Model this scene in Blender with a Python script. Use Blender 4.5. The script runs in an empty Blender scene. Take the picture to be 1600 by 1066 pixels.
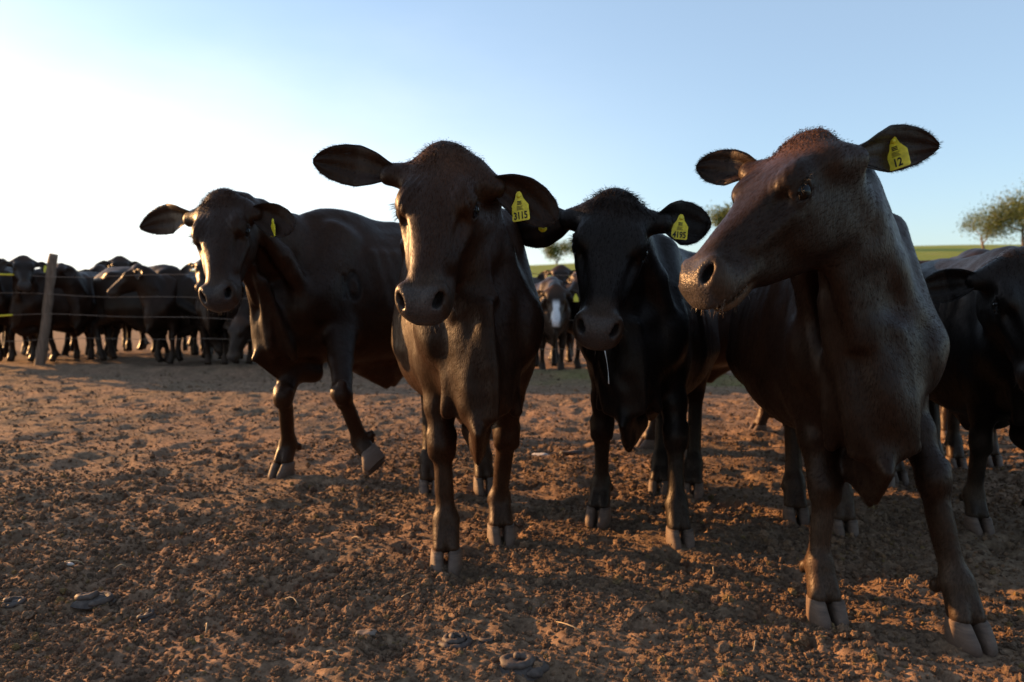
import bpy, math, random
import numpy as np
from mathutils import Vector, Matrix

random.seed(7)
rng = np.random.default_rng(7)
SC = bpy.context.scene
COL = SC.collection
R = math.radians

# ------------------------------------------------------------------ camera
CAM_H = 0.9
FPX = 1200.0                       # focal length in pixels of a 1600 px wide frame
PITCH = math.atan(63.0 / FPX)      # horizon a little above the middle of the frame
cam_data = bpy.data.cameras.new('camera')
cam_data.sensor_width = 36.0
cam_data.lens = 36.0 * FPX / 1600.0
cam_data.clip_start = 0.05
cam_data.clip_end = 6000.0
cam_data.dof.use_dof = True
cam_data.dof.focus_distance = 2.25
cam_data.dof.aperture_fstop = 3.2
cam = bpy.data.objects.new('camera', cam_data)
cam.location = (0, 0, CAM_H)
cam.rotation_euler = (math.pi / 2 - PITCH, 0, 0)
COL.objects.link(cam)
SC.camera = cam

# ------------------------------------------------------------------ sky and sun
SUN_AZ = R(64.0)                   # to the left of the viewing direction
SUN_EL = R(12.5)
world = bpy.data.worlds.new('World')
SC.world = world
world.use_nodes = True
wn = world.node_tree
wn.nodes.clear()
w_out = wn.nodes.new('ShaderNodeOutputWorld')
w_bg = wn.nodes.new('ShaderNodeBackground')
sky = wn.nodes.new('ShaderNodeTexSky')
sky.sky_type = 'NISHITA'
sky.sun_disc = False
sky.sun_elevation = SUN_EL
sky.sun_rotation = -SUN_AZ
sky.altitude = 400.0
sky.air_density = 1.0
sky.dust_density = 1.3
sky.ozone_density = 2.5
w_bg.inputs['Strength'].default_value = 0.108
# a low bank of thin, sunlit cloud on the sun's side of the sky
_sd = (-math.sin(SUN_AZ) * math.cos(SUN_EL), math.cos(SUN_AZ) * math.cos(SUN_EL), math.sin(SUN_EL))
w_tc = wn.nodes.new('ShaderNodeTexCoord')


def wmath(op, a, b=None, c=None):
    n = wn.nodes.new('ShaderNodeMath'); n.operation = op
    for i, x in enumerate((a, b, c)):
        if x is None: continue
        if isinstance(x, (int, float)): n.inputs[i].default_value = x
        else: wn.links.new(x, n.inputs[i])
    return n.outputs[0]


def wstep(v, lo, hi):
    n = wn.nodes.new('ShaderNodeMapRange'); n.interpolation_type = 'SMOOTHSTEP'
    n.inputs['From Min'].default_value = lo; n.inputs['From Max'].default_value = hi
    wn.links.new(v, n.inputs['Value'])
    return n.outputs['Result']


w_dot = wn.nodes.new('ShaderNodeVectorMath'); w_dot.operation = 'DOT_PRODUCT'
wn.links.new(w_tc.outputs['Generated'], w_dot.inputs[0]); w_dot.inputs[1].default_value = _sd
w_sep = wn.nodes.new('ShaderNodeSeparateXYZ'); wn.links.new(w_tc.outputs['Generated'], w_sep.inputs[0])
w_map = wn.nodes.new('ShaderNodeMapping'); w_map.inputs['Scale'].default_value = (1.0, 1.0, 3.0)
wn.links.new(w_tc.outputs['Generated'], w_map.inputs['Vector'])
w_nz = wn.nodes.new('ShaderNodeTexNoise'); w_nz.inputs['Scale'].default_value = 2.6; w_nz.inputs['Detail'].default_value = 7; w_nz.inputs['Roughness'].default_value = 0.55
wn.links.new(w_map.outputs['Vector'], w_nz.inputs['Vector'])
n_off = wmath('MULTIPLY_ADD', w_nz.outputs['Fac'], 0.22, -0.11)
near_sun = wstep(wmath('ADD', w_dot.outputs['Value'], n_off), 0.16, 0.96)
low_sky = wstep(wmath('ADD', w_sep.outputs['Z'], n_off), 0.36, 0.08)
w_fac = wmath('MULTIPLY', near_sun, low_sky)
w_fac = wmath('MULTIPLY', w_fac, 0.75)
w_mix = wn.nodes.new('ShaderNodeMix'); w_mix.data_type = 'RGBA'
wn.links.new(w_fac, w_mix.inputs[0]); wn.links.new(sky.outputs['Color'], w_mix.inputs[6]); w_mix.inputs[7].default_value = (6.4, 6.2, 5.9, 1)
# thin even haze over the whole sky
w_hz = wn.nodes.new('ShaderNodeMix'); w_hz.data_type = 'RGBA'; w_hz.inputs[0].default_value = 0.36
wn.links.new(w_mix.outputs[2], w_hz.inputs[6]); w_hz.inputs[7].default_value = (2.2, 2.6, 2.95, 1)
wn.links.new(w_hz.outputs[2], w_bg.inputs['Color'])
wn.links.new(w_bg.outputs['Background'], w_out.inputs['Surface'])

sun_data = bpy.data.lights.new('sun', 'SUN')
sun_data.energy = 4.8
sun_data.angle = R(0.6)
sun_data.color = (1.0, 0.54, 0.21)
sun = bpy.data.objects.new('sun', sun_data)
sun_dir = Vector((-math.sin(SUN_AZ) * math.cos(SUN_EL), math.cos(SUN_AZ) * math.cos(SUN_EL), math.sin(SUN_EL)))
sun.rotation_euler = sun_dir.to_track_quat('Z', 'Y').to_euler()
sun.location = sun_dir * 50
COL.objects.link(sun)

SC.view_settings.view_transform = 'Standard'
SC.view_settings.look = 'None'
SC.view_settings.exposure = 1.45
SC.view_settings.gamma = 1.0
SC.render.engine = 'CYCLES'
SC.cycles.use_denoising = True
SC.cycles.max_bounces = 8


# ------------------------------------------------------------------ helpers
def V(*a):
    return np.array(a, dtype=np.float64)


def nrm(v):
    v = np.asarray(v, float)
    return v / (np.linalg.norm(v) + 1e-12)


def at(px, py, dep):
    """World point seen at photo pixel (px, py), at forward distance dep."""
    cx, cy = (px - 800.0) / FPX, (533.0 - py) / FPX
    dy = math.cos(PITCH) + cy * math.sin(PITCH)
    dz = -math.sin(PITCH) + cy * math.cos(PITCH)
    return V(cx / dy * dep, dep, CAM_H + dz / dy * dep)


def ground_at(px, py):
    cy = (533.0 - py) / FPX
    dy = math.cos(PITCH) + cy * math.sin(PITCH)
    dz = -math.sin(PITCH) + cy * math.cos(PITCH)
    dep = -CAM_H * dy / dz
    p = at(px, py, dep)
    return V(p[0], p[1], 0.0)


def mesh_obj(name, verts, faces, mat=None, parent=None, smooth=True, loc=None):
    me = bpy.data.meshes.new(name)
    verts = np.asarray(verts, dtype=np.float32)
    if isinstance(faces, np.ndarray):
        n, k = faces.shape
        me.vertices.add(len(verts))
        me.vertices.foreach_set('co', verts.ravel())
        me.loops.add(n * k)
        me.loops.foreach_set('vertex_index', faces.astype(np.int32).ravel())
        me.polygons.add(n)
        me.polygons.foreach_set('loop_start', np.arange(0, n * k, k, dtype=np.int32))
        me.update(calc_edges=True)
    else:
        me.from_pydata([tuple(map(float, v)) for v in verts], [], [tuple(map(int, f)) for f in faces])
    if smooth:
        me.polygons.foreach_set('use_smooth', np.ones(len(me.polygons), dtype=bool))
    me.update()
    o = bpy.data.objects.new(name, me)
    if mat:
        me.materials.append(mat)
    COL.objects.link(o)
    if parent:
        o.parent = parent
    if loc is not None:
        o.location = loc
    return o


def empty(name, loc=(0, 0, 0), rz=0.0):
    o = bpy.data.objects.new(name, None)
    o.location = loc
    o.rotation_euler = (0, 0, rz)
    COL.objects.link(o)
    return o


def tag(o, label=None, cat=None, group=None, kind=None):
    if label: o['label'] = label
    if cat: o['category'] = cat
    if group: o['group'] = group
    if kind: o['kind'] = kind
    return o


def copy_tree(o, parent=None):
    c = o.copy()
    COL.objects.link(c)
    c.parent = parent
    for ch in list(o.children):
        copy_tree(ch, c)
    return c


# ---- noise (numpy)
def _hash(ix, iy, iz, seed=0):
    n = (ix.astype(np.int64) * 73856093) ^ (iy.astype(np.int64) * 19349663) ^ (iz.astype(np.int64) * 83492791) ^ (seed * 2654435761)
    n = (n ^ (n >> 13)) * 1274126177
    n = n & 0x7fffffff
    n = (n ^ (n >> 16)) * 2246822519 & 0x7fffffff
    return (n & 0xffffff) / float(0xffffff)


def vnoise(P, freq=1.0, seed=0):
    """value noise in [-1, 1]; P is (N,2) or (N,3)"""
    P = np.asarray(P) * freq
    if P.shape[1] == 2:
        P = np.column_stack([P, np.zeros(len(P))])
    i = np.floor(P).astype(np.int64)
    f = P - i
    f = f * f * f * (f * (f * 6 - 15) + 10)
    out = 0
    for dx in (0, 1):
        wx = f[:, 0] if dx else 1 - f[:, 0]
        for dy in (0, 1):
            wy = f[:, 1] if dy else 1 - f[:, 1]
            for dz in (0, 1):
                wz = f[:, 2] if dz else 1 - f[:, 2]
                out = out + wx * wy * wz * _hash(i[:, 0] + dx, i[:, 1] + dy, i[:, 2] + dz, seed)
    return out * 2 - 1


def worley(P, freq, seed=0):
    """F1 distance of a jittered grid, in cell units (2-D)"""
    P = P * freq
    i = np.floor(P).astype(np.int64)
    best = np.full(len(P), 9.0)
    bid = np.zeros(len(P))
    z = np.zeros(len(P), dtype=np.int64)
    for dx in (-1, 0, 1):
        for dy in (-1, 0, 1):
            cx, cy = i[:, 0] + dx, i[:, 1] + dy
            h1 = _hash(cx, cy, z, seed); h2 = _hash(cx, cy, z + 1, seed); h3 = _hash(cx, cy, z + 2, seed)
            d = np.hypot(P[:, 0] - cx - h1, P[:, 1] - cy - h2)
            m = d < best
            best = np.where(m, d, best); bid = np.where(m, h3, bid)
    return best, bid


# ------------------------------------------------------------------ materials
def new_mat(name):
    m = bpy.data.materials.new(name)
    m.use_nodes = True
    nt = m.node_tree
    b = nt.nodes['Principled BSDF']
    return m, nt, b


def ramp(nt, fac, stops):
    r = nt.nodes.new('ShaderNodeValToRGB')
    els = r.color_ramp.elements
    while len(els) < len(stops):
        els.new(0.5)
    for e, (p, c) in zip(els, stops):
        e.position = p
        e.color = (*c, 1)
    nt.links.new(fac, r.inputs['Fac'])
    return r


def noise_node(nt, scale, detail=4, rough=0.55, vec=None, dim='3D'):
    n = nt.nodes.new('ShaderNodeTexNoise')
    n.inputs['Scale'].default_value = scale
    n.inputs['Detail'].default_value = detail
    n.inputs['Roughness'].default_value = rough
    if vec is not None:
        nt.links.new(vec, n.inputs['Vector'])
    return n


def tex_obj(nt, scale=(1, 1, 1)):
    tc = nt.nodes.new('ShaderNodeTexCoord')
    mp = nt.nodes.new('ShaderNodeMapping')
    mp.inputs['Scale'].default_value = scale
    nt.links.new(tc.outputs['Object'], mp.inputs['Vector'])
    return mp.outputs['Vector']


def coat_material(name='coat', spec=0.19, rough=0.44):
    m, nt, b = new_mat(name)
    at_ = nt.nodes.new('ShaderNodeAttribute'); at_.attribute_name = 'tint'
    v = tex_obj(nt)
    n1 = noise_node(nt, 9, 5, 0.6, v)
    n2 = noise_node(nt, 240, 3, 0.6, tex_obj(nt, (1, 1, 0.28)))
    r1 = ramp(nt, n1.outputs['Fac'], [(0.3, (0.75, 0.75, 0.75)), (0.7, (1.3, 1.25, 1.2))])
    r2 = ramp(nt, n2.outputs['Fac'], [(0.3, (0.6, 0.6, 0.6)), (0.72, (1.45, 1.4, 1.35))])
    m1 = nt.nodes.new('ShaderNodeMix'); m1.data_type = 'RGBA'; m1.blend_type = 'MULTIPLY'; m1.inputs[0].default_value = 1
    m2 = nt.nodes.new('ShaderNodeMix'); m2.data_type = 'RGBA'; m2.blend_type = 'MULTIPLY'; m2.inputs[0].default_value = 1
    nt.links.new(at_.outputs['Color'], m1.inputs[6]); nt.links.new(r1.outputs['Color'], m1.inputs[7])
    nt.links.new(m1.outputs[2], m2.inputs[6]); nt.links.new(r2.outputs['Color'], m2.inputs[7])
    nt.links.new(m2.outputs[2], b.inputs['Base Color'])
    # wet muzzle skin: smoother than the hair
    mr = nt.nodes.new('ShaderNodeMapRange')
    mr.inputs['From Min'].default_value = 0; mr.inputs['From Max'].default_value = 1
    mr.inputs['To Min'].default_value = rough; mr.inputs['To Max'].default_value = 0.36
    nt.links.new(at_.outputs['Alpha'], mr.inputs['Value'])
    nt.links.new(mr.outputs['Result'], b.inputs['Roughness'])
    b.inputs['Specular IOR Level'].default_value = spec
    b.inputs['Specular Tint'].default_value = (1.0, 0.80, 0.68, 1)
    b.inputs['Sheen Weight'].default_value = 0.0
    b.inputs['Sheen Roughness'].default_value = 0.35
    b.inputs['Sheen Tint'].default_value = (1.0, 0.75, 0.55, 1)
    bp = nt.nodes.new('ShaderNodeBump')
    bp.inputs['Strength'].default_value = 0.3
    bp.inputs['Distance'].default_value = 0.003
    nt.links.new(n2.outputs['Fac'], bp.inputs['Height'])
    n3 = noise_node(nt, 26, 4, 0.6, tex_obj(nt, (1, 1, 0.55)))
    bp2 = nt.nodes.new('ShaderNodeBump')
    bp2.inputs['Strength'].default_value = 0.25
    bp2.inputs['Distance'].default_value = 0.012
    nt.links.new(n3.outputs['Fac'], bp2.inputs['Height'])
    nt.links.new(bp2.outputs['Normal'], bp.inputs['Normal'])
    vo = nt.nodes.new('ShaderNodeTexVoronoi'); vo.inputs['Scale'].default_value = 170
    nt.links.new(v, vo.inputs['Vector'])
    mu = nt.nodes.new('ShaderNodeMath'); mu.operation = 'MULTIPLY'
    nt.links.new(vo.outputs['Distance'], mu.inputs[0]); nt.links.new(at_.outputs['Alpha'], mu.inputs[1])
    bp3 = nt.nodes.new('ShaderNodeBump'); bp3.invert = True
    bp3.inputs['Strength'].default_value = 0.3; bp3.inputs['Distance'].default_value = 0.004
    nt.links.new(mu.outputs[0], bp3.inputs['Height'])
    nt.links.new(bp.outputs['Normal'], bp3.inputs['Normal'])
    nt.links.new(bp3.outputs['Normal'], b.inputs['Normal'])
    return m


def simple_mat(name, c, rough=0.6, spec=0.5, var=0.25, scale=20.0, bump=0.0, metallic=0.0, coat=0.0, stretch=(1, 1, 1)):
    m, nt, b = new_mat(name)
    v = tex_obj(nt, stretch)
    n = noise_node(nt, scale, 5, 0.6, v)
    lo = tuple(x * (1 - var) for x in c); hi = tuple(min(1, x * (1 + var)) for x in c)
    r = ramp(nt, n.outputs['Fac'], [(0.3, lo), (0.7, hi)])
    nt.links.new(r.outputs['Color'], b.inputs['Base Color'])
    b.inputs['Roughness'].default_value = rough
    b.inputs['Specular IOR Level'].default_value = spec
    b.inputs['Metallic'].default_value = metallic
    b.inputs['Coat Weight'].default_value = coat
    if bump:
        bp = nt.nodes.new('ShaderNodeBump')
        bp.inputs['Strength'].default_value = 0.6
        bp.inputs['Distance'].default_value = bump
        nt.links.new(n.outputs['Fac'], bp.inputs['Height'])
        nt.links.new(bp.outputs['Normal'], b.inputs['Normal'])
    return m


M_COAT = coat_material()
M_FUR = coat_material('short_hair', 0.05, 0.6)
def hoof_material():
    m, nt, b = new_mat('hoof_horn')
    v = tex_obj(nt)
    n1 = noise_node(nt, 16, 5, 0.6, tex_obj(nt, (1, 1, 6)))
    n2 = noise_node(nt, 45, 6, 0.7, v)
    r1 = ramp(nt, n1.outputs['Fac'], [(0.3, (0.065, 0.042, 0.031)), (0.7, (0.15, 0.098, 0.07))])
    sx = nt.nodes.new('ShaderNodeSeparateXYZ'); nt.links.new(v, sx.inputs[0])
    ad = nt.nodes.new('ShaderNodeMath'); ad.operation = 'MULTIPLY_ADD'; ad.inputs[1].default_value = 0.09
    nt.links.new(n2.outputs['Fac'], ad.inputs[0]); nt.links.new(sx.outputs['Z'], ad.inputs[2])
    rr = ramp(nt, ad.outputs[0], [(0.055, (1, 1, 1)), (0.095, (0, 0, 0))])
    k = nt.nodes.new('ShaderNodeMix'); k.data_type = 'RGBA'
    nt.links.new(rr.outputs['Color'], k.inputs[0]); nt.links.new(r1.outputs['Color'], k.inputs[6]); k.inputs[7].default_value = (0.10, 0.062, 0.043, 1)
    nt.links.new(k.outputs[2], b.inputs['Base Color'])
    b.inputs['Roughness'].default_value = 0.65; b.inputs['Specular IOR Level'].default_value = 0.3
    bp = nt.nodes.new('ShaderNodeBump'); bp.inputs['Strength'].default_value = 0.7; bp.inputs['Distance'].default_value = 0.004
    nt.links.new(n2.outputs['Fac'], bp.inputs['Height']); nt.links.new(bp.outputs['Normal'], b.inputs['Normal'])
    return m


M_HOOF = hoof_material()
M_EYE = simple_mat('eye', (0.005, 0.003, 0.002), 0.12, 0.2, 0.2, 30)
M_HAIR = simple_mat('dark_hair', (0.013, 0.009, 0.007), 0.55, 0.35, 0.4, 40)
M_HAIRB = simple_mat('brown_hair', (0.06, 0.032, 0.02), 0.6, 0.3, 0.4, 40)
M_HAIRC = simple_mat('dark_brown_hair', (0.026, 0.0155, 0.0105), 0.6, 0.3, 0.4, 40)
M_WHISK = simple_mat('whisker', (0.16, 0.10, 0.06), 0.4, 0.5, 0.3, 40)
M_TAG = simple_mat('yellow_plastic', (0.68, 0.55, 0.02), 0.45, 0.5, 0.3, 45)
M_INK = simple_mat('black_ink', (0.012, 0.012, 0.012), 0.6, 0.3, 0.2, 60)
M_SALIVA = simple_mat('saliva', (0.5, 0.5, 0.48), 0.15, 0.6, 0.1, 60)
M_WOOD = simple_mat('weathered_wood', (0.15, 0.10, 0.07), 0.85, 0.2, 0.4, 9, 0.01, stretch=(4, 4, 0.6))
M_WIRE = simple_mat('rusty_wire', (0.17, 0.12, 0.09), 0.7, 0.3, 0.4, 30)
M_DUNG = simple_mat('dried_dung', (0.075, 0.055, 0.045), 0.7, 0.35, 0.45, 60, 0.003)
M_STRAW = simple_mat('straw', (0.33, 0.24, 0.14), 0.7, 0.3, 0.3, 40)
M_PALE = simple_mat('pale_scrap', (0.5, 0.46, 0.42), 0.7, 0.3, 0.25, 40)
M_FLAKE = simple_mat('grey_flake', (0.17, 0.13, 0.105), 0.8, 0.2, 0.3, 60)
M_BARK = simple_mat('bark', (0.12, 0.09, 0.07), 0.9, 0.2, 0.4, 12, 0.01)


def leaf_mat(name, c):
    m, nt, b = new_mat(name)
    g = nt.nodes.new('ShaderNodeNewGeometry')
    lo = tuple(x * 0.55 for x in c); hi = tuple(min(1, x * 1.5) for x in c)
    r = ramp(nt, g.outputs['Random Per Island'], [(0.0, lo), (1.0, hi)])
    nt.links.new(r.outputs['Color'], b.inputs['Base Color'])
    b.inputs['Roughness'].default_value = 0.6
    b.inputs['Transmission Weight'].default_value = 0.0
    tr = nt.nodes.new('ShaderNodeBsdfTranslucent')
    nt.links.new(r.outputs['Color'], tr.inputs['Color'])
    mx = nt.nodes.new('ShaderNodeMixShader'); mx.inputs[0].default_value = 0.4
    out = nt.nodes['Material Output']
    nt.links.new(b.outputs[0], mx.inputs[1]); nt.links.new(tr.outputs[0], mx.inputs[2])
    nt.links.new(mx.outputs[0], out.inputs['Surface'])
    return m


M_LEAF = leaf_mat('leaves', (0.10, 0.12, 0.03))


def ground_material():
    m, nt, b = new_mat('earth')
    v = tex_obj(nt)
    a = nt.nodes.new('ShaderNodeAttribute'); a.attribute_name = 'grassy'
    n1 = noise_node(nt, 1.3, 6, 0.6, v)
    n2 = noise_node(nt, 38, 6, 0.7, v)
    n3 = noise_node(nt, 7, 5, 0.65, v)
    r1 = ramp(nt, n2.outputs['Fac'], [(0.28, (0.10, 0.064, 0.043)), (0.5, (0.20, 0.132, 0.086)), (0.72, (0.33, 0.222, 0.148))])
    r2 = ramp(nt, n3.outputs['Fac'], [(0.3, (0.75, 0.72, 0.7)), (0.7, (1.2, 1.15, 1.1))])
    r3 = ramp(nt, n1.outputs['Fac'], [(0.35, (0.85, 0.88, 0.85)), (0.65, (1.12, 1.05, 1.02))])
    mx = []
    cur = r1.outputs['Color']
    for rr in (r2, r3):
        k = nt.nodes.new('ShaderNodeMix'); k.data_type = 'RGBA'; k.blend_type = 'MULTIPLY'; k.inputs[0].default_value = 1
        nt.links.new(cur, k.inputs[6]); nt.links.new(rr.outputs['Color'], k.inputs[7])
        cur = k.outputs[2]
    n4 = noise_node(nt, 0.12, 6, 0.7, v)
    rg = ramp(nt, n4.outputs['Fac'], [(0.3, (0.13, 0.17, 0.03)), (0.55, (0.20, 0.24, 0.045)), (0.75, (0.25, 0.24, 0.075))])
    k = nt.nodes.new('ShaderNodeMix'); k.data_type = 'RGBA'
    nt.links.new(a.outputs['Fac'], k.inputs[0]); nt.links.new(cur, k.inputs[6]); nt.links.new(rg.outputs['Color'], k.inputs[7])
    nt.links.new(k.outputs[2], b.inputs['Base Color'])
    b.inputs['Roughness'].default_value = 0.95
    b.inputs['Specular IOR Level'].default_value = 0.15
    bp = nt.nodes.new('ShaderNodeBump'); bp.inputs['Strength'].default_value = 0.7; bp.inputs['Distance'].default_value = 0.02
    nt.links.new(n2.outputs['Fac'], bp.inputs['Height'])
    nt.links.new(bp.outputs['Normal'], b.inputs['Normal'])
    return m


def clod_material():
    m, nt, b = new_mat('clod_earth')
    oi = nt.nodes.new('ShaderNodeObjectInfo')
    v = tex_obj(nt)
    n = noise_node(nt, 3.0, 6, 0.7, v)
    r = ramp(nt, n.outputs['Fac'], [(0.3, (0.11, 0.07, 0.046)), (0.7, (0.28, 0.18, 0.115))])
    r2 = ramp(nt, oi.outputs['Random'], [(0.0, (0.6, 0.6, 0.62)), (0.6, (1.0, 0.98, 0.95)), (0.9, (1.25, 1.12, 1.0)), (1.0, (0.95, 1.0, 0.65))])
    k = nt.nodes.new('ShaderNodeMix'); k.data_type = 'RGBA'; k.blend_type = 'MULTIPLY'; k.inputs[0].default_value = 1
    nt.links.new(r.outputs['Color'], k.inputs[6]); nt.links.new(r2.outputs['Color'], k.inputs[7])
    nt.links.new(k.outputs[2], b.inputs['Base Color'])
    b.inputs['Roughness'].default_value = 0.95
    b.inputs['Specular IOR Level'].default_value = 0.15
    bp = nt.nodes.new('ShaderNodeBump'); bp.inputs['Strength'].default_value = 0.5; bp.inputs['Distance'].default_value = 0.15
    nt.links.new(n.outputs['Fac'], bp.inputs['Height'])
    nt.links.new(bp.outputs['Normal'], b.inputs['Normal'])
    return m


# ------------------------------------------------------------------ ground
FA, FB = V(-6.30, 10.25), V(0.5, 9.0)           # two points of the fence line
FDIR = (FB - FA) / np.linalg.norm(FB - FA)
FNRM = V(-FDIR[1], FDIR[0])                    # away from the camera
if FNRM[1] < 0:
    FNRM = -FNRM


def smoothstep(a, b, x):
    t = np.clip((x - a) / (b - a), 0, 1)
    return t * t * (3 - 2 * t)


def terrain(P):
    """Large-scale height of the land at (N,2)."""
    x, y = P[:, 0], P[:, 1]
    r = np.hypot(x, y)
    h = smoothstep(22, 75, y) * (3.7 + 2.4 * smoothstep(-10, 45, x)) + smoothstep(70, 600, y) * 14
    h = h + vnoise(P, 0.02, 3) * 0.5 * smoothstep(25, 70, r)
    fd = (P - FA) @ FNRM
    berm = np.exp(-(fd / 0.35) ** 2) * 0.07 * (1 + 0.6 * vnoise(P, 0.9, 5)) * (np.abs(x) < 40)
    return h + berm


_pr = np.random.default_rng(99)
PRINTS = [(x, y, a, s_) for x, y, a, s_ in zip((_pr.random(260) * 2 - 1) * 4.2, 1.6 + 5.2 * _pr.random(260), _pr.random(260) * 6.28, 0.8 + 0.4 * _pr.random(260))]


def hoofprints(P):
    out = np.zeros(len(P))
    for x, y, a, s_ in PRINTS:
        m = np.nonzero((np.abs(P[:, 0] - x) < 0.12) & (np.abs(P[:, 1] - y) < 0.12))[0]
        if not len(m): continue
        dx, dy = (P[m, 0] - x) / s_, (P[m, 1] - y) / s_
        u, w = dx * math.cos(a) + dy * math.sin(a), -dx * math.sin(a) + dy * math.cos(a)
        d = np.minimum(np.hypot(u / 0.055, (w - 0.026) / 0.023), np.hypot(u / 0.055, (w + 0.026) / 0.023))
        rim = np.exp(-((np.hypot(u / 0.07, w / 0.062) - 1) / 0.22) ** 2)
        out[m] += 0.020 * smoothstep(1.15, 0.7, d) - 0.007 * rim
    return out


def ground_height(P):
    h = terrain(P)
    y = P[:, 1]
    near = 1 - smoothstep(9, 22, np.hypot(P[:, 0], y))
    warp = np.column_stack([vnoise(P, 9, 21), vnoise(P, 9, 22)]) * 0.02
    Q = P + warp
    d1, _ = worley(Q, 16, 1)          # ~6 cm lumps
    d2, _ = worley(Q, 38, 2)          # ~2.6 cm crumbs
    patch = 0.55 + 0.45 * vnoise(P, 1.7, 9)
    patch = patch * (1 - 0.6 * smoothstep(3.4, 6.0, y))
    d3, _ = worley(P + warp * 2, 3.2, 4)
    h = h - hoofprints(P)
    h = h + near * (vnoise(P, 0.9, 6) * 0.018 + vnoise(P, 3.1, 7) * 0.014 + vnoise(P, 7.5, 8) * 0.009
                    - smoothstep(0.30, 0.12, d3) * 0.022
                    + (0.5 - np.minimum(d1, 1)) * 0.018 * patch + (0.5 - np.minimum(d2, 1)) * 0.014 * (0.4 + patch)
                    + vnoise(P, 60, 11) * 0.003)
    return h


def build_ground():
    ys = [-60, -30, -15, -8, -4, -2, -0.8, 0.0, 0.5, 0.9, 1.2]
    y = 1.35
    while y < 26:
        ys.append(y); y *= 1.0058
    while y < 5000:
        ys.append(y); y *= 1.06
    ys = np.array(ys)
    nc = 640
    u = np.linspace(-1, 1, nc)
    u = np.sign(u) * (np.abs(u) * 0.55 + 0.45 * np.abs(u) ** 3)
    hw = np.where(ys > 0, 2.2 + ys * 1.35, 2.2 + (-ys) * 1.2)
    X = u[None, :] * hw[:, None]
    Y = np.repeat(ys[:, None], nc, 1)
    P = np.column_stack([X.ravel(), Y.ravel()])
    Z = ground_height(P)
    nr = len(ys)
    idx = np.arange(nr * nc).reshape(nr, nc)
    F = np.stack([idx[:-1, :-1], idx[:-1, 1:], idx[1:, 1:], idx[1:, :-1]], -1).reshape(-1, 4)
    o = mesh_obj('ground', np.column_stack([P, Z]), F, ground_material())
    fd = (P - FA) @ FNRM
    g = smoothstep(9, 22, fd + vnoise(P, 0.25, 31) * 4)
    thin = np.exp(-((fd + 0.3) / 0.5) ** 2) * smoothstep(-1.5, 3, P[:, 0]) * 0.7 * (0.6 + 0.4 * vnoise(P, 3, 33))
    g = np.clip(g + thin, 0, 1)
    a = o.data.attributes.new('grassy', 'FLOAT', 'POINT')
    a.data.foreach_set('value', g.astype(np.float32))
    tag(o, kind='structure')
    return o


build_ground()


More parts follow.
